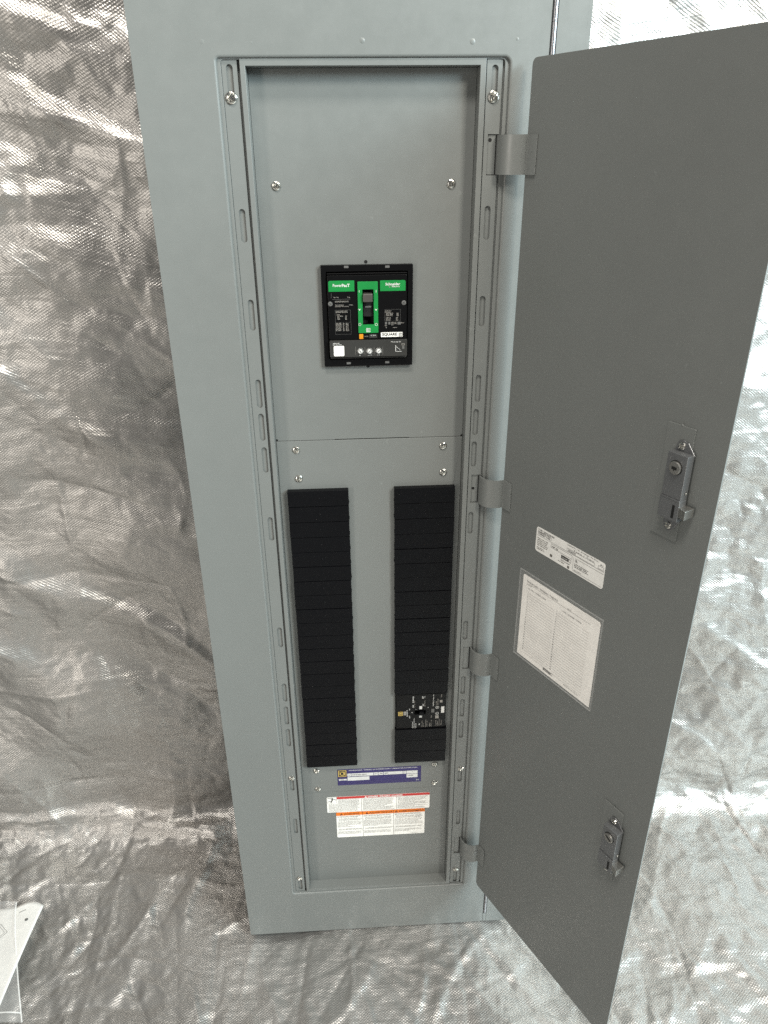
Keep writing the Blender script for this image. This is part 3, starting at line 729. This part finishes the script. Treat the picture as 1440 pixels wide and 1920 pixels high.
# trip unit print
for x in (558, 684, 808, 925): lt.line(*B(x, 1215), *B(x, 1325), 0.0002, yt, 1)
for (x, y) in ((622, 1278), (745, 1278), (868, 1275)):
    q = B(x, y)
    for i in range(10):
        a = -0.6 + i * (math.pi + 1.2) / 9
        lt.line(q[0] + 0.0033 * math.cos(a), q[1] + 0.0033 * math.sin(a), q[0] + 0.0044 * math.cos(a), q[1] + 0.0044 * math.sin(a), 0.0005, yt, 0)
T('Ir', 612, 1340, 14, 22, 0, yt); T('tr 6 Ir', 722, 1338, 14, 60, 0, yt); T('x Ir', 848, 1336, 14, 40, 0, yt)
lt.line(*B(1100, 1195), *B(1100, 1280), 0.0007, yt, 0); lt.line(*B(1100, 1280), *B(1180, 1280), 0.0005, yt, 0); lt.line(*B(1100, 1208), *B(1165, 1262), 0.0004, yt, 0)
T('MicroLogic 3.2', 1035, 1155, 16, 140, 0, yt); gk(255, 1160, 400, 1172, 1, 20, 12, 0, 1, yt); gk(250, 1180, 380, 1195, 1, 21, 10, 0, 0.9, yt)
lt.frame(*P(1180, 1170, 1222, 1195), 0.0005, yt, 1); lt.quad(*P(1188, 1205, 1218, 1245), yt, 3)
obj('lettering', lt, [WHITE, FADED, INK, TRIM_GREY], mbk)

# ---------------- labels on the dead front
YLB = YD + 0.0006
def label_plate(name, x0, x1, z0, z1, rad, mat, parent, y0, y1, label=None):
    return obj(name, MB().plate(rr(x0, x1, z0, z1, rad, 4), [], y0, y1), mat, parent, recalc=True, label=label)
x0, x1, z0, z1 = 0.1858, 0.3362, 0.3662, 0.4042
np_ = label_plate('nameplate_label', x0, x1, z0, z1, 0.0008, PURPLE, panel, YD - 0.0004, YD - 0.0001, 'purple nameplate sticker with yellow maker mark')
npr = MB(); y = YD - 0.0006
def F(a, b): return x0 + a * (x1 - x0), z1 - b * (z1 - z0)
def FQ(a0, b0, a1, b1, mi, yy=y): npr.quad(F(a0, 0)[0], F(a1, 0)[0], F(0, b1)[1], F(0, b0)[1], yy, mi)
FQ(0.005, 0.03, 0.110, 0.47, 3); npr.frame(F(0.010, 0)[0], F(0.106, 0)[0], F(0, 0.45)[1], F(0, 0.05)[1], 0.0012, y - 0.0001, 2)
FQ(0.028, 0.13, 0.040, 0.37, 2, y - 0.0002); FQ(0.028, 0.13, 0.085, 0.17, 2, y - 0.0002); FQ(0.028, 0.33, 0.085, 0.37, 2, y - 0.0002); FQ(0.072, 0.15, 0.088, 0.35, 2, y - 0.0002); FQ(0.020, 0.13, 0.045, 0.155, 2, y - 0.0002)
npr.text('SQUARE D', F(0.015, 0)[0], F(0, 0.565)[1], 0.0020, y, 1, width=0.0135); FQ(0.015, 0.59, 0.108, 0.69, 0); npr.text('USA', F(0.035, 0)[0], F(0, 0.67)[1], 0.0024, y - 0.0001, 3, width=0.006)
npr.text('PANELBOARD / TABLERO DE DISTRIBUCION / TABLEAU DE DISTRIBUTION', F(0.14, 0)[0], F(0, 0.105)[1], 0.0022, y, 0, width=0.122, bold=0.01)
for (a, b, c, d) in ((0.118, 0.27, 0.162, 0.45), (0.166, 0.27, 0.430, 0.45), (0.436, 0.27, 0.482, 0.45), (0.488, 0.27, 0.545, 0.45), (0.551, 0.27, 0.780, 0.45), (0.786, 0.27, 0.822, 0.45), (0.826, 0.27, 0.958, 0.45), (0.118, 0.49, 0.380, 0.72), (0.826, 0.47, 0.958, 0.70)): FQ(a, b, c, d, 0)
npr.text('NF', F(0.130, 0)[0], F(0, 0.39)[1], 0.0022, y - 0.0001, 3, width=0.0042); npr.text('NF442L25C', F(0.175, 0)[0], F(0, 0.395)[1], 0.0024, y - 0.0001, 3, width=0.026, bold=0.02)
npr.text('E1', F(0.448, 0)[0], F(0, 0.38)[1], 0.0022, y - 0.0001, 3, width=0.003); npr.text('250', F(0.505, 0)[0], F(0, 0.38)[1], 0.0024, y - 0.0001, 3, width=0.005, bold=0.02); npr.text('480Y', F(0.560, 0)[0], F(0, 0.38)[1], 0.0024, y - 0.0001, 3, width=0.007, bold=0.02)
npr.text('3', F(0.80, 0)[0], F(0, 0.37)[1], 0.0022, y - 0.0001, 3); npr.text('4', F(0.89, 0)[0], F(0, 0.37)[1], 0.0022, y - 0.0001, 3); npr.text('4 WIRE', F(0.84, 0)[0], F(0, 0.60)[1], 0.0026, y - 0.0001, 3, width=0.010, bold=0.02)
npr.greek(F(0.02, 0)[0], F(0.97, 0)[0], F(0, 0.97)[1], F(0, 0.76)[1], 4, 0.0011, y, 1, 31)
npr.text('E-2', F(0.962, 0)[0], F(0, 0.90)[1], 0.0026, y, 0, width=0.0050, align='C', bold=0.02)
obj('lettering', npr, [WHITE, LILAC, YELLOW, INK], np_)

def sign3(name, x0, x1, z0, z1, lab, top, hband, band, y0):
    pl_ = label_plate(name, x0, x1, z0, z1, 0.0022, LABEL, panel, y0, y0 + 0.0003, lab)
    return pl_
yS = YD + 0.0003
dl = sign3('danger_label', 0.1640, 0.3530, 0.2984, 0.3372, 'white danger sticker with a red heading and shock pictogram', 0, 0, RED, yS)
p = MB(); y = yS - 0.0002
p.poly(rr(0.1825, 0.3530, 0.3315, 0.3372, (0, 0, 0.0022, 0), 4), y, 1)
yy = y - 0.0002
p.poly([(0.2330, 0.3325), (0.2378, 0.3325), (0.2354, 0.3362)], yy, 2); p.text('DANGER / PELIGRO / DANGER', 0.2392, 0.3327, 0.0031, yy, 2, width=0.0640, bold=0.03)
for x in (0.2270, 0.2915): p.quad(x, x + 0.0005, 0.2990, 0.3313, y, 3)
p.frame(0.1648, 0.1822, 0.3222, 0.3366, 0.0003, y, 3)
q = [(0.1741, 0.3352, 0.0013)]                       # falling figure struck by a bolt
p.poly([(0.1741 + 0.0009 * math.cos(2 * math.pi * i / 12), 0.3352 + 0.0009 * math.sin(2 * math.pi * i / 12)) for i in range(12)], yy, 0)
for (a, b, c, d, wd) in ((0.1740, 0.3340, 0.1742, 0.3290, 0.0022), (0.1738, 0.3330, 0.1660, 0.3352, 0.0008), (0.1745, 0.3335, 0.1815, 0.3296, 0.0009), (0.1742, 0.3292, 0.1712, 0.3232, 0.0013), (0.1736, 0.3285, 0.1662, 0.3256, 0.0010), (0.1672, 0.3344, 0.1722, 0.3338, 0.0005)): p.line(a, b, c, d, wd, yy, 0)
p.text('HAZARD OF ELECTRIC SHOCK, EXPLOSION, OR ARC FLASH', 0.1838, 0.3292, 0.0013, y, 3, width=0.041)
p.greek(0.1845, 0.2240, 0.3205, 0.3282, 4, 0.0010, y, 3, 41); p.greek(0.1670, 0.2245, 0.3000, 0.3205, 9, 0.0010, y, 3, 42)
p.text('PELIGRO DE DESCARGA ELECTRICA, EXPLOSION O DESTELLO', 0.2292, 0.3292, 0.0013, y, 3, width=0.058); p.greek(0.2300, 0.2890, 0.3000, 0.3285, 13, 0.0010, y, 3, 43)
p.text("RISQUE D'ELECTROCUTION, D'EXPLOSION OU D'ARC", 0.2935, 0.3292, 0.0013, y, 3, width=0.056); p.greek(0.2940, 0.3500, 0.3000, 0.3285, 13, 0.0010, y, 3, 44)
obj('lettering', p, [INK, RED, LABEL, FAINT], dl)

wl = sign3('warning_label', 0.1800, 0.3445, 0.2322, 0.2976, 'white warning sticker with an orange heading below the danger sticker', 0, 0, ORANGE, yS + 0.0001)
p = MB(); y = yS - 0.0001
p.poly(rr(0.1800, 0.3445, 0.2890, 0.2976, (0, 0, 0.0022, 0.0005), 4), y, 1); yy = y - 0.0002
for (x, s_, wd) in ((0.1868, 'WARNING', 0.0290), (0.2342, 'ADVERTENCIA', 0.0435), (0.2888, 'AVERTISSEMENT', 0.0490)):
    p.poly([(x, 0.2904), (x + 0.0055, 0.2904), (x + 0.00275, 0.2958)], yy, 2); p.quad(x + 0.0025, x + 0.0030, 0.2918, 0.2940, yy - 0.0001, 1)
    p.text(s_, x + 0.0068, 0.2908, 0.0044, yy, 2, width=wd, bold=0.008)
for x in (0.2288, 0.2862): p.quad(x, x + 0.0006, 0.2325, 0.2889, y, 0); p.quad(x, x + 0.0006, 0.2890, 0.2974, yy, 2)
for i, (a, b) in enumerate(((0.1820, 0.2275), (0.2310, 0.2850), (0.2885, 0.3425))):
    p.greek(a, b, 0.2838, 0.2880, 2, 0.0013, y, 3, 60 + i); p.greek(a + 0.002, b, 0.2755, 0.2825, 3, 0.0012, y, 3, 70 + i)
    p.greek(a, b, 0.2585, 0.2745, 6, 0.0012, y, 3, 80 + i); p.greek(a + 0.002, b, 0.2508, 0.2550, 2, 0.0012, y, 3, 90 + i); p.greek(a, b, 0.2405, 0.2480, 3, 0.0012, y, 3, 95 + i)
p.greek(0.3180, 0.3320, 0.2345, 0.2362, 1, 0.0010, y, 3, 99)
obj('lettering', p, [FAINT, ORANGE, MAROON, FAINT], wl)

# ---------------- the door: local frame, x along the door, -y its inner face
AL = 1.07416754
DZ0, DZ1, DW = 0.1285, 1.4857, 0.3254
door = obj('door', MB().plate(rr(0, DW, DZ0, DZ1, 0.007, 6), [], 0.0, 0.0022), PAINT, panel, (0.4421, -0.0120, 0.0), bevel=0.0006, recalc=True)
door.rotation_euler = (0, 0, -AL)
# goose-neck straps from the rail round to the door
ca, sa = math.cos(AL), math.sin(AL)
def to_door(x, y):
    x, y = x - 0.4421, y + 0.0120
    return (x * ca - y * sa, x * sa + y * ca)
cl = [(0.4108, 0.0140), (0.4109, 0.0040), (0.4122, -0.0022), (0.4150, -0.0078), (0.4190, -0.0115), (0.4238, -0.0141), (0.4290, -0.0155), (0.4340, -0.0157), (0.4382, -0.0149), (0.4404, -0.0141)]
pts = [to_door(*q) for q in cl] + [(0.0012, -0.0013), (0.0060, -0.0013), (0.0184, -0.0013)]
def offset(pl, d):
    out = []
    for i, (x, y) in enumerate(pl):
        a, b = pl[max(0, i - 1)], pl[min(len(pl) - 1, i + 1)]
        dx, dy = b[0] - a[0], b[1] - a[1]; L_ = math.hypot(dx, dy) or 1
        out.append((x - dy / L_ * d, y + dx / L_ * d))
    return out
prof = offset(pts, 0.0008) + offset(pts, -0.0008)[::-1]
sm = MB().extrude(prof, 0.0, 0.0424).mesh('hinge_strap', [PAINT], True)
s0 = None
for z0_, z1_ in HZ:
    if s0 is None: s0 = obj('hinge_strap', sm, None, door, (0, 0, z0_ + 0.0002), bevel=0.0003)
    else: dup(s0, (0, 0, z0_ + 0.0002), door)

# rating sticker on the door
el = label_plate('rating_label', 0.0743, 0.1978, 0.8966, 0.9338, 0.0040, LABEL, door, -0.0004, -0.0001, 'white rounded rating sticker above the directory card')
p = MB(); y = -0.0006
dx0, dx1, dz0, dz1 = 0.0743, 0.1978, 0.8966, 0.9338
def G(a, b): return dx0 + a * (dx1 - dx0), dz1 - b * (dz1 - dz0)
for (s_, b, wd) in (('TYPE 1 ENCLOSURE', 0.125, 0.250), ('GABINETE TIPO 1', 0.205, 0.215), ('COFFRET TYPE 1', 0.285, 0.205)): p.text(s_, *G(0.025, b), 0.0022, y, 0, width=wd * (dx1 - dx0), bold=0.02)
p.line(*G(0.01, 0.33), *G(0.99, 0.33), 0.0003, y, 0); p.line(*G(0.60, 0.42), *G(0.99, 0.42), 0.0003, y, 0); p.line(*G(0.58, 0.93), *G(0.98, 0.93), 0.0003, y, 0); p.line(*G(0.575, 0.42), *G(0.575, 0.90), 0.0003, y, 0)
p.text('Catalog No. / No. de catalogo / No de cat.', *G(0.47, 0.075), 0.0018, y, 0, width=0.054); p.text('Type / Tipo', *G(0.56, 0.175), 0.0018, y, 0, width=0.036)
p.frame(*[v for v in (G(0.47, 0)[0], G(0.86, 0)[0], G(0, 0.31)[1], G(0, 0.19)[1])], 0.0003, y, 0); p.text('NC62VS', *G(0.49, 0.285), 0.0024, y, 0, width=0.013, bold=0.02)
p.frame(*[v for v in (G(0.91, 0)[0], G(0.985, 0)[0], G(0, 0.30)[1], G(0, 0.18)[1])], 0.0003, y, 0); p.text('A1', *G(0.93, 0.155), 0.0022, y, 0, width=0.005, bold=0.02)
p.frame(*[v for v in (G(0.235, 0)[0], G(0.555, 0)[0], G(0, 0.53)[1], G(0, 0.38)[1])], 0.0003, y, 0); p.text('NF 42', *G(0.25, 0.50), 0.0023, y, 0, width=0.012, bold=0.02)
p.greek(*[v for v in (G(0.025, 0)[0], G(0.20, 0)[0], G(0, 0.75)[1], G(0, 0.40)[1])], 5, 0.0015, y, 2, 5); p.greek(*[v for v in (G(0.025, 0)[0], G(0.15, 0)[0], G(0, 0.90)[1], G(0, 0.78)[1])], 2, 0.0014, y, 2, 6)
p.quad(G(0.40, 0)[0], G(0.51, 0)[0], G(0, 0.71)[1], G(0, 0.58)[1], y, 0); p.text('SQUARE', *G(0.41, 0.675), 0.0018, y - 0.0001, 1, width=0.0105, bold=0.01); p.frame(G(0.515, 0)[0], G(0.545, 0)[0], G(0, 0.71)[1], G(0, 0.58)[1], 0.0004, y, 0)
p.greek(*[v for v in (G(0.40, 0)[0], G(0.54, 0)[0], G(0, 0.82)[1], G(0, 0.75)[1])], 1, 0.0014, y, 0, 7); p.greek(*[v for v in (G(0.36, 0)[0], G(0.46, 0)[0], G(0, 0.90)[1], G(0, 0.83)[1])], 1, 0.0013, y, 2, 8)
p.quad(G(0.235, 0)[0], G(0.27, 0)[0], G(0, 0.90)[1], G(0, 0.80)[1], y, 2); p.quad(G(0.50, 0)[0], G(0.53, 0)[0], G(0, 0.96)[1], G(0, 0.86)[1], y, 2)
p.text('UL', *G(0.60, 0.55), 0.0034, y, 0, width=0.0045, bold=0.03); p.greek(*[v for v in (G(0.595, 0)[0], G(0.80, 0)[0], G(0, 0.78)[1], G(0, 0.60)[1])], 3, 0.0014, y, 0, 9); p.text('Issue A-4210', *G(0.595, 0.90), 0.0017, y, 0, width=0.013)
obj('lettering', p, [INK, LABEL, FAINT], el)

# directory card in its clear sleeve
cx0, cx1, cz0, cz1 = 0.0570, 0.2036, 0.7118, 0.8502
card = label_plate('directory_card', cx0, cx1, cz0, cz1, (0.0005, 0.0005, 0.004, 0.003), CARD, door, -0.0007, -0.0004, 'blank ruled circuit directory card')
p = MB(); y = -0.0009
p.text('PANELBOARD / PANNEAU / TABLERO', cx0 + 0.008, cz1 - 0.0102, 0.0030, y, 0, width=0.062, bold=0.0)
p.text('CIRCUIT', cx0 + 0.008, cz1 - 0.0142, 0.0018, y, 0, width=0.011); p.text('DATE', cx0 + 0.0885, cz1 - 0.0118, 0.0019, y, 0, width=0.007)
p.text('No. LOAD / CHARGE / CARGA', cx0 + 0.012, cz1 - 0.0200, 0.0021, y, 0, width=0.036); p.text('LOAD / CHARGE / CARGA', cx0 + 0.0795, cz1 - 0.0200, 0.0021, y, 0, width=0.036)
rows = 26
for k in range(rows):
    z = cz1 - 0.0180 - k * 0.00430
    if k: p.quad(cx0 + 0.0135, cx0 + 0.0660, z - 0.00420, z - 0.00400, y, 1)
    if k: p.quad(cx0 + 0.0715, cx0 + 0.1300, z - 0.00420, z - 0.00400, y, 1)
    if k and k < 25:
        p.text(str(2 * k - 1), cx0 + 0.0128, z - 0.0040, 0.0023, y, 0, align='R', sx=0.9); p.text(str(2 * k), cx0 + 0.0708, z - 0.0040, 0.0023, y, 0, align='R', sx=0.9)
p.quad(cx0 + 0.0135, cx0 + 0.1300, cz1 - 0.0121, cz1 - 0.0118, y, 1)
p.quad(cx0 + 0.056, cx0 + 0.0715, cz0 + 0.0045, cz0 + 0.0085, y, 0); p.text('SQUARE D', cx0 + 0.0575, cz0 + 0.0055, 0.0019, y - 0.0001, 2, width=0.0125, bold=0.01); p.frame(cx0 + 0.0722, cx0 + 0.0750, cz0 + 0.0045, cz0 + 0.0085, 0.0004, y, 0)
p.text('40273-814-05 (10/17)', cx0 + 0.097, cz0 + 0.0048, 0.0019, y, 1, width=0.028)
obj('lettering', p, [INK, FAINT, CARD], card)
sv = MB().box(0.0510, 0.2066, -0.0019, -0.0016, 0.7090, 0.8556)
obj('card_sleeve', sv, SLEEVE, door)
se = MB().plate([(0.0503, 0.7083), (0.2073, 0.7083), (0.2073, 0.8563), (0.0503, 0.8563)], [[(0.0509, 0.7089), (0.0509, 0.8557), (0.2067, 0.8557), (0.2067, 0.7089)]], -0.0021, -0.0004)
obj('sleeve_edge', se, SLEEVE_EDGE, door, recalc=True)

# two latches with locks
def latch(dz, slot_turn, lab):
    zc = dz
    pl_ = MB().plate(rr(0.2534, 0.2876, zc + 1.0062, zc + 1.1357, 0.0006, 2), [], -0.0022, -0.0002)
    pl_.lathe(0.2708, zc + 1.1357, [(0.0018, -0.0016), (0.0012, -0.0022), (0.0003, -0.0024)], 10)
    lp = obj('lock_plate', pl_, PAINT, door, bevel=0.0009, recalc=True, label=lab)
    ear = MB().plate([(0.2686, zc + 1.1088), (0.2932, zc + 1.1088), (0.2834, zc + 1.1205)] + [(0.2766 + 0.0072 * math.cos(a), zc + 1.1157 + 0.0062 * math.sin(a)) for a in (0.9, 1.4, 1.9, 2.4)] + [(0.2690, zc + 1.1140)], [], -0.0042, -0.0024)
    ear2 = MB().plate([(0.2686, zc + 1.0360), (0.2688, zc + 1.0280)] + [(0.2766 + 0.0068 * math.cos(a), zc + 1.0232 + 0.0066 * math.sin(a)) for a in (3.6, 4.1, 4.71, 5.3, 5.9)] + [(0.2890, zc + 1.0310), (0.2905, zc + 1.0360)], [], -0.0042, -0.0024)
    bd = MB().box(0.2686, 0.2932, -0.0146, -0.0043, zc + 1.0606, zc + 1.1100)
    bd.box(0.2681, 0.2934, -0.0151, -0.0043, zc + 1.0358, zc + 1.0604)
    bd.box(0.2683, 0.2933, -0.0157, -0.0148, zc + 1.0592, zc + 1.0610)
    bo = obj('lock_body', bd, ZINC, door, bevel=0.0006, recalc=True)
    obj('lock_ear', ear, ZINC, door, bevel=0.0005, recalc=True); obj('lock_ear', ear2, ZINC, door, bevel=0.0005, recalc=True)
    obj('side_pin', MB().box(0.2933, 0.2950, -0.0095, -0.0065, zc + 1.0670, zc + 1.0698), CHROME, door, bevel=0.0006)
    cx, cz = 0.2807, zc + 1.0949
    obj('lock_ring', MB().lathe(cx, cz, [(0.0081, -0.0148), (0.00805, -0.0149)], 28, 0, False), HOLE, door)
    obj('lock_cylinder', MB().lathe(cx, cz, [(0.0072, -0.0149), (0.0072, -0.0166), (0.0066, -0.0171), (0.0002, -0.0172)], 28, 0, False), BOLT, door)
    if dz == 0: ky = MB().box(cx - 0.0030, cx + 0.0030, -0.0175, -0.0173, cz - 0.0016, cz + 0.0014).box(cx - 0.0006, cx + 0.0006, -0.0175, -0.0173, cz - 0.0028, cz - 0.0017)
    else: ky = MB().line(cx - 0.0050 * math.cos(slot_turn), cz - 0.0050 * math.sin(slot_turn), cx + 0.0050 * math.cos(slot_turn), cz + 0.0050 * math.sin(slot_turn), 0.0022, -0.0174, 0)
    obj('keyhole', ky, HOLE, door)
    bo_ = MB(); v = [(0.2885, -0.0055, zc + 1.0425), (0.3038, -0.0110, zc + 1.0432), (0.3038, -0.0030, zc + 1.0432), (0.2885, -0.0026, zc + 1.0425)]
    bo_.add([(x, y - 0.0075 if i < 2 else y, z) for i, (x, y, z) in enumerate(v)] + [(x, y - 0.0075 if i < 2 else y, z + 0.0106) for i, (x, y, z) in enumerate(v)], [(0, 1, 2, 3), (7, 6, 5, 4), (0, 4, 5, 1), (1, 5, 6, 2), (2, 6, 7, 3), (3, 7, 4, 0)])
    obj('latch_bolt', bo_, BOLT, door, bevel=0.0005, recalc=True)
    obj('bolt_slot', MB().box(0.2852, 0.2883, -0.0154, -0.0152, zc + 1.0390, zc + 1.0540), HOLE, door)
    s1 = screw_mesh(0.0042, 0.4, 0.0024)
    obj('screw', s1, None, door, (0.2766, -0.0042, zc + 1.1155)); obj('screw', s1, None, door, (0.2766, -0.0042, zc + 1.0232))
latch(0.0, 0.3, 'plate of the upper latch'); latch(-0.5478, -0.5, 'plate of the lower latch')

# ------------------------------------------------------------------ papers at the lower left
zf = 0.004
def sheet_mesh(name, fn, n1, n2, mats, th=0.0006):
    mb = MB(); v = []
    for j in range(n2 + 1):
        for i in range(n1 + 1): v.append(fn(i / n1, j / n2))
    mb.add(v, [(j * (n1 + 1) + i, j * (n1 + 1) + i + 1, (j + 1) * (n1 + 1) + i + 1, (j + 1) * (n1 + 1) + i) for j in range(n2) for i in range(n1)], 0, True)
    return mb
def paper_fn(a, b):        # a along the top edge from right to left, b down the right edge
    x = -0.4268 - 0.2159 * a - 0.014 * b; y = 0.0775 - 0.2794 * b + 0.004 * a + 0.010 * math.sin(math.pi * min(1, a * 4.0)) * (1 - b)
    z = zf + 0.010 + 0.010 * math.exp(-a * 7) * (1 - b) ** 2 * 0.4 + 0.004 * math.sin(a * 9 + b * 4) * (1 - 0.5 * a)
    return x, y, z
pm = sheet_mesh('instruction_sheet', paper_fn, 40, 40, [PAPER])
sh = obj('instruction_sheet', pm, [PAPER])
so = sh.modifiers.new('thick', 'SOLIDIFY'); so.thickness = 0.0012; so.offset = -1
thing(sh, 'white stapled instruction sheets with punched holes lying on the tarp at the lower left', 'paper')
def on_paper(x, y):        # height of the sheet over a floor point, by search
    best = None
    for i in range(81):
        for j in range(81):
            q = paper_fn(i / 80, j / 80); d = (q[0] - x) ** 2 + (q[1] - y) ** 2
            if best is None or d < best[0]: best = (d, q[2])
    return best[1]
def flat_line(mb, pts, wd, lift=0.0007):
    for (xa_, ya_), (xb_, yb_) in zip(pts[:-1], pts[1:]):
        n = 6
        for k in range(n):
            x1_, y1_ = xa_ + (xb_ - xa_) * k / n, ya_ + (yb_ - ya_) * k / n; x2_, y2_ = xa_ + (xb_ - xa_) * (k + 1) / n, ya_ + (yb_ - ya_) * (k + 1) / n
            L_ = math.hypot(x2_ - x1_, y2_ - y1_); nx, ny = -(y2_ - y1_) / L_ * wd / 2, (x2_ - x1_) / L_ * wd / 2
            za, zb_ = on_paper(x1_, y1_) + lift, on_paper(x2_, y2_) + lift
            mb.add([(x1_ - nx, y1_ - ny, za), (x2_ - nx, y2_ - ny, zb_), (x2_ + nx, y2_ + ny, zb_), (x1_ + nx, y1_ + ny, za)], [(0, 1, 2, 3)])
pp = MB()
flat_line(pp, [(-0.4790, 0.0250), (-0.4980, 0.0060), (-0.5180, 0.0270), (-0.4990, 0.0440), (-0.4790, 0.0250)], 0.0008)
flat_line(pp, [(-0.4840, 0.0250), (-0.4980, 0.0110), (-0.5120, 0.0270), (-0.4990, 0.0390), (-0.4840, 0.0250)], 0.0006)
obj('line_drawing', pp, FAINT, sh)
for (x, y) in ((-0.4492, 0.0470), (-0.4720, -0.0640)):
    z = on_paper(x, y) + 0.0008
    hp = MB().add([(x + 0.0032 * math.cos(2 * math.pi * i / 14), y + 0.0032 * math.sin(2 * math.pi * i / 14), z) for i in range(14)], [tuple(range(14))])
    obj('punched_hole', hp, TRIM_GREY, sh)
stp = MB(); flat_line(stp, [(-0.4580, 0.0690), (-0.4700, 0.0640)], 0.0009, 0.0010); obj('staple', stp, ZINC, sh)
def bag_fn(a, b):          # right edge leans out towards the viewer
    x = -0.4830 + 0.098 * b ** 1.15 - 0.16 * a; y = 0.0860 - 0.235 * b + 0.012 * a
    z = zf + 0.0175 - 0.006 * b + 0.0009 * math.sin(a * 11 + b * 7) + 0.0006 * math.sin(a * 23 - b * 15) + 0.004 * math.exp(-b * 16) * math.sin(a * 19 + 2 * math.sin(a * 31)) ** 2
    return x, y, z
bgm = sheet_mesh('plastic_bag', bag_fn, 60, 60, [BAG])
bag = obj('plastic_bag', bgm, [BAG])
so = bag.modifiers.new('thick', 'SOLIDIFY'); so.thickness = 0.0006; so.offset = -1
thing(bag, 'clear plastic bag lying over the instruction sheets at the lower left', 'plastic bag')
# heat-sealed rim of the bag
rim = MB(); n = 40
for k in range(n):
    for (fa, fb) in (((0.0, k / n), (0.0, (k + 1) / n)), ((k / n, 0.93), ((k + 1) / n, 0.93))):
        qa, qb = bag_fn(*fa), bag_fn(*fb); L_ = math.hypot(qb[0] - qa[0], qb[1] - qa[1]); nx, ny = -(qb[1] - qa[1]) / L_ * 0.0012, (qb[0] - qa[0]) / L_ * 0.0012
        rim.add([(qa[0] - nx, qa[1] - ny, qa[2] + 0.0008), (qb[0] - nx, qb[1] - ny, qb[2] + 0.0008), (qb[0] + nx, qb[1] + ny, qb[2] + 0.0008), (qa[0] + nx, qa[1] + ny, qa[2] + 0.0008)], [(0, 1, 2, 3)])
obj('sealed_rim', rim, clear_mat('bag_seal', 0.6, 0.3), bag)
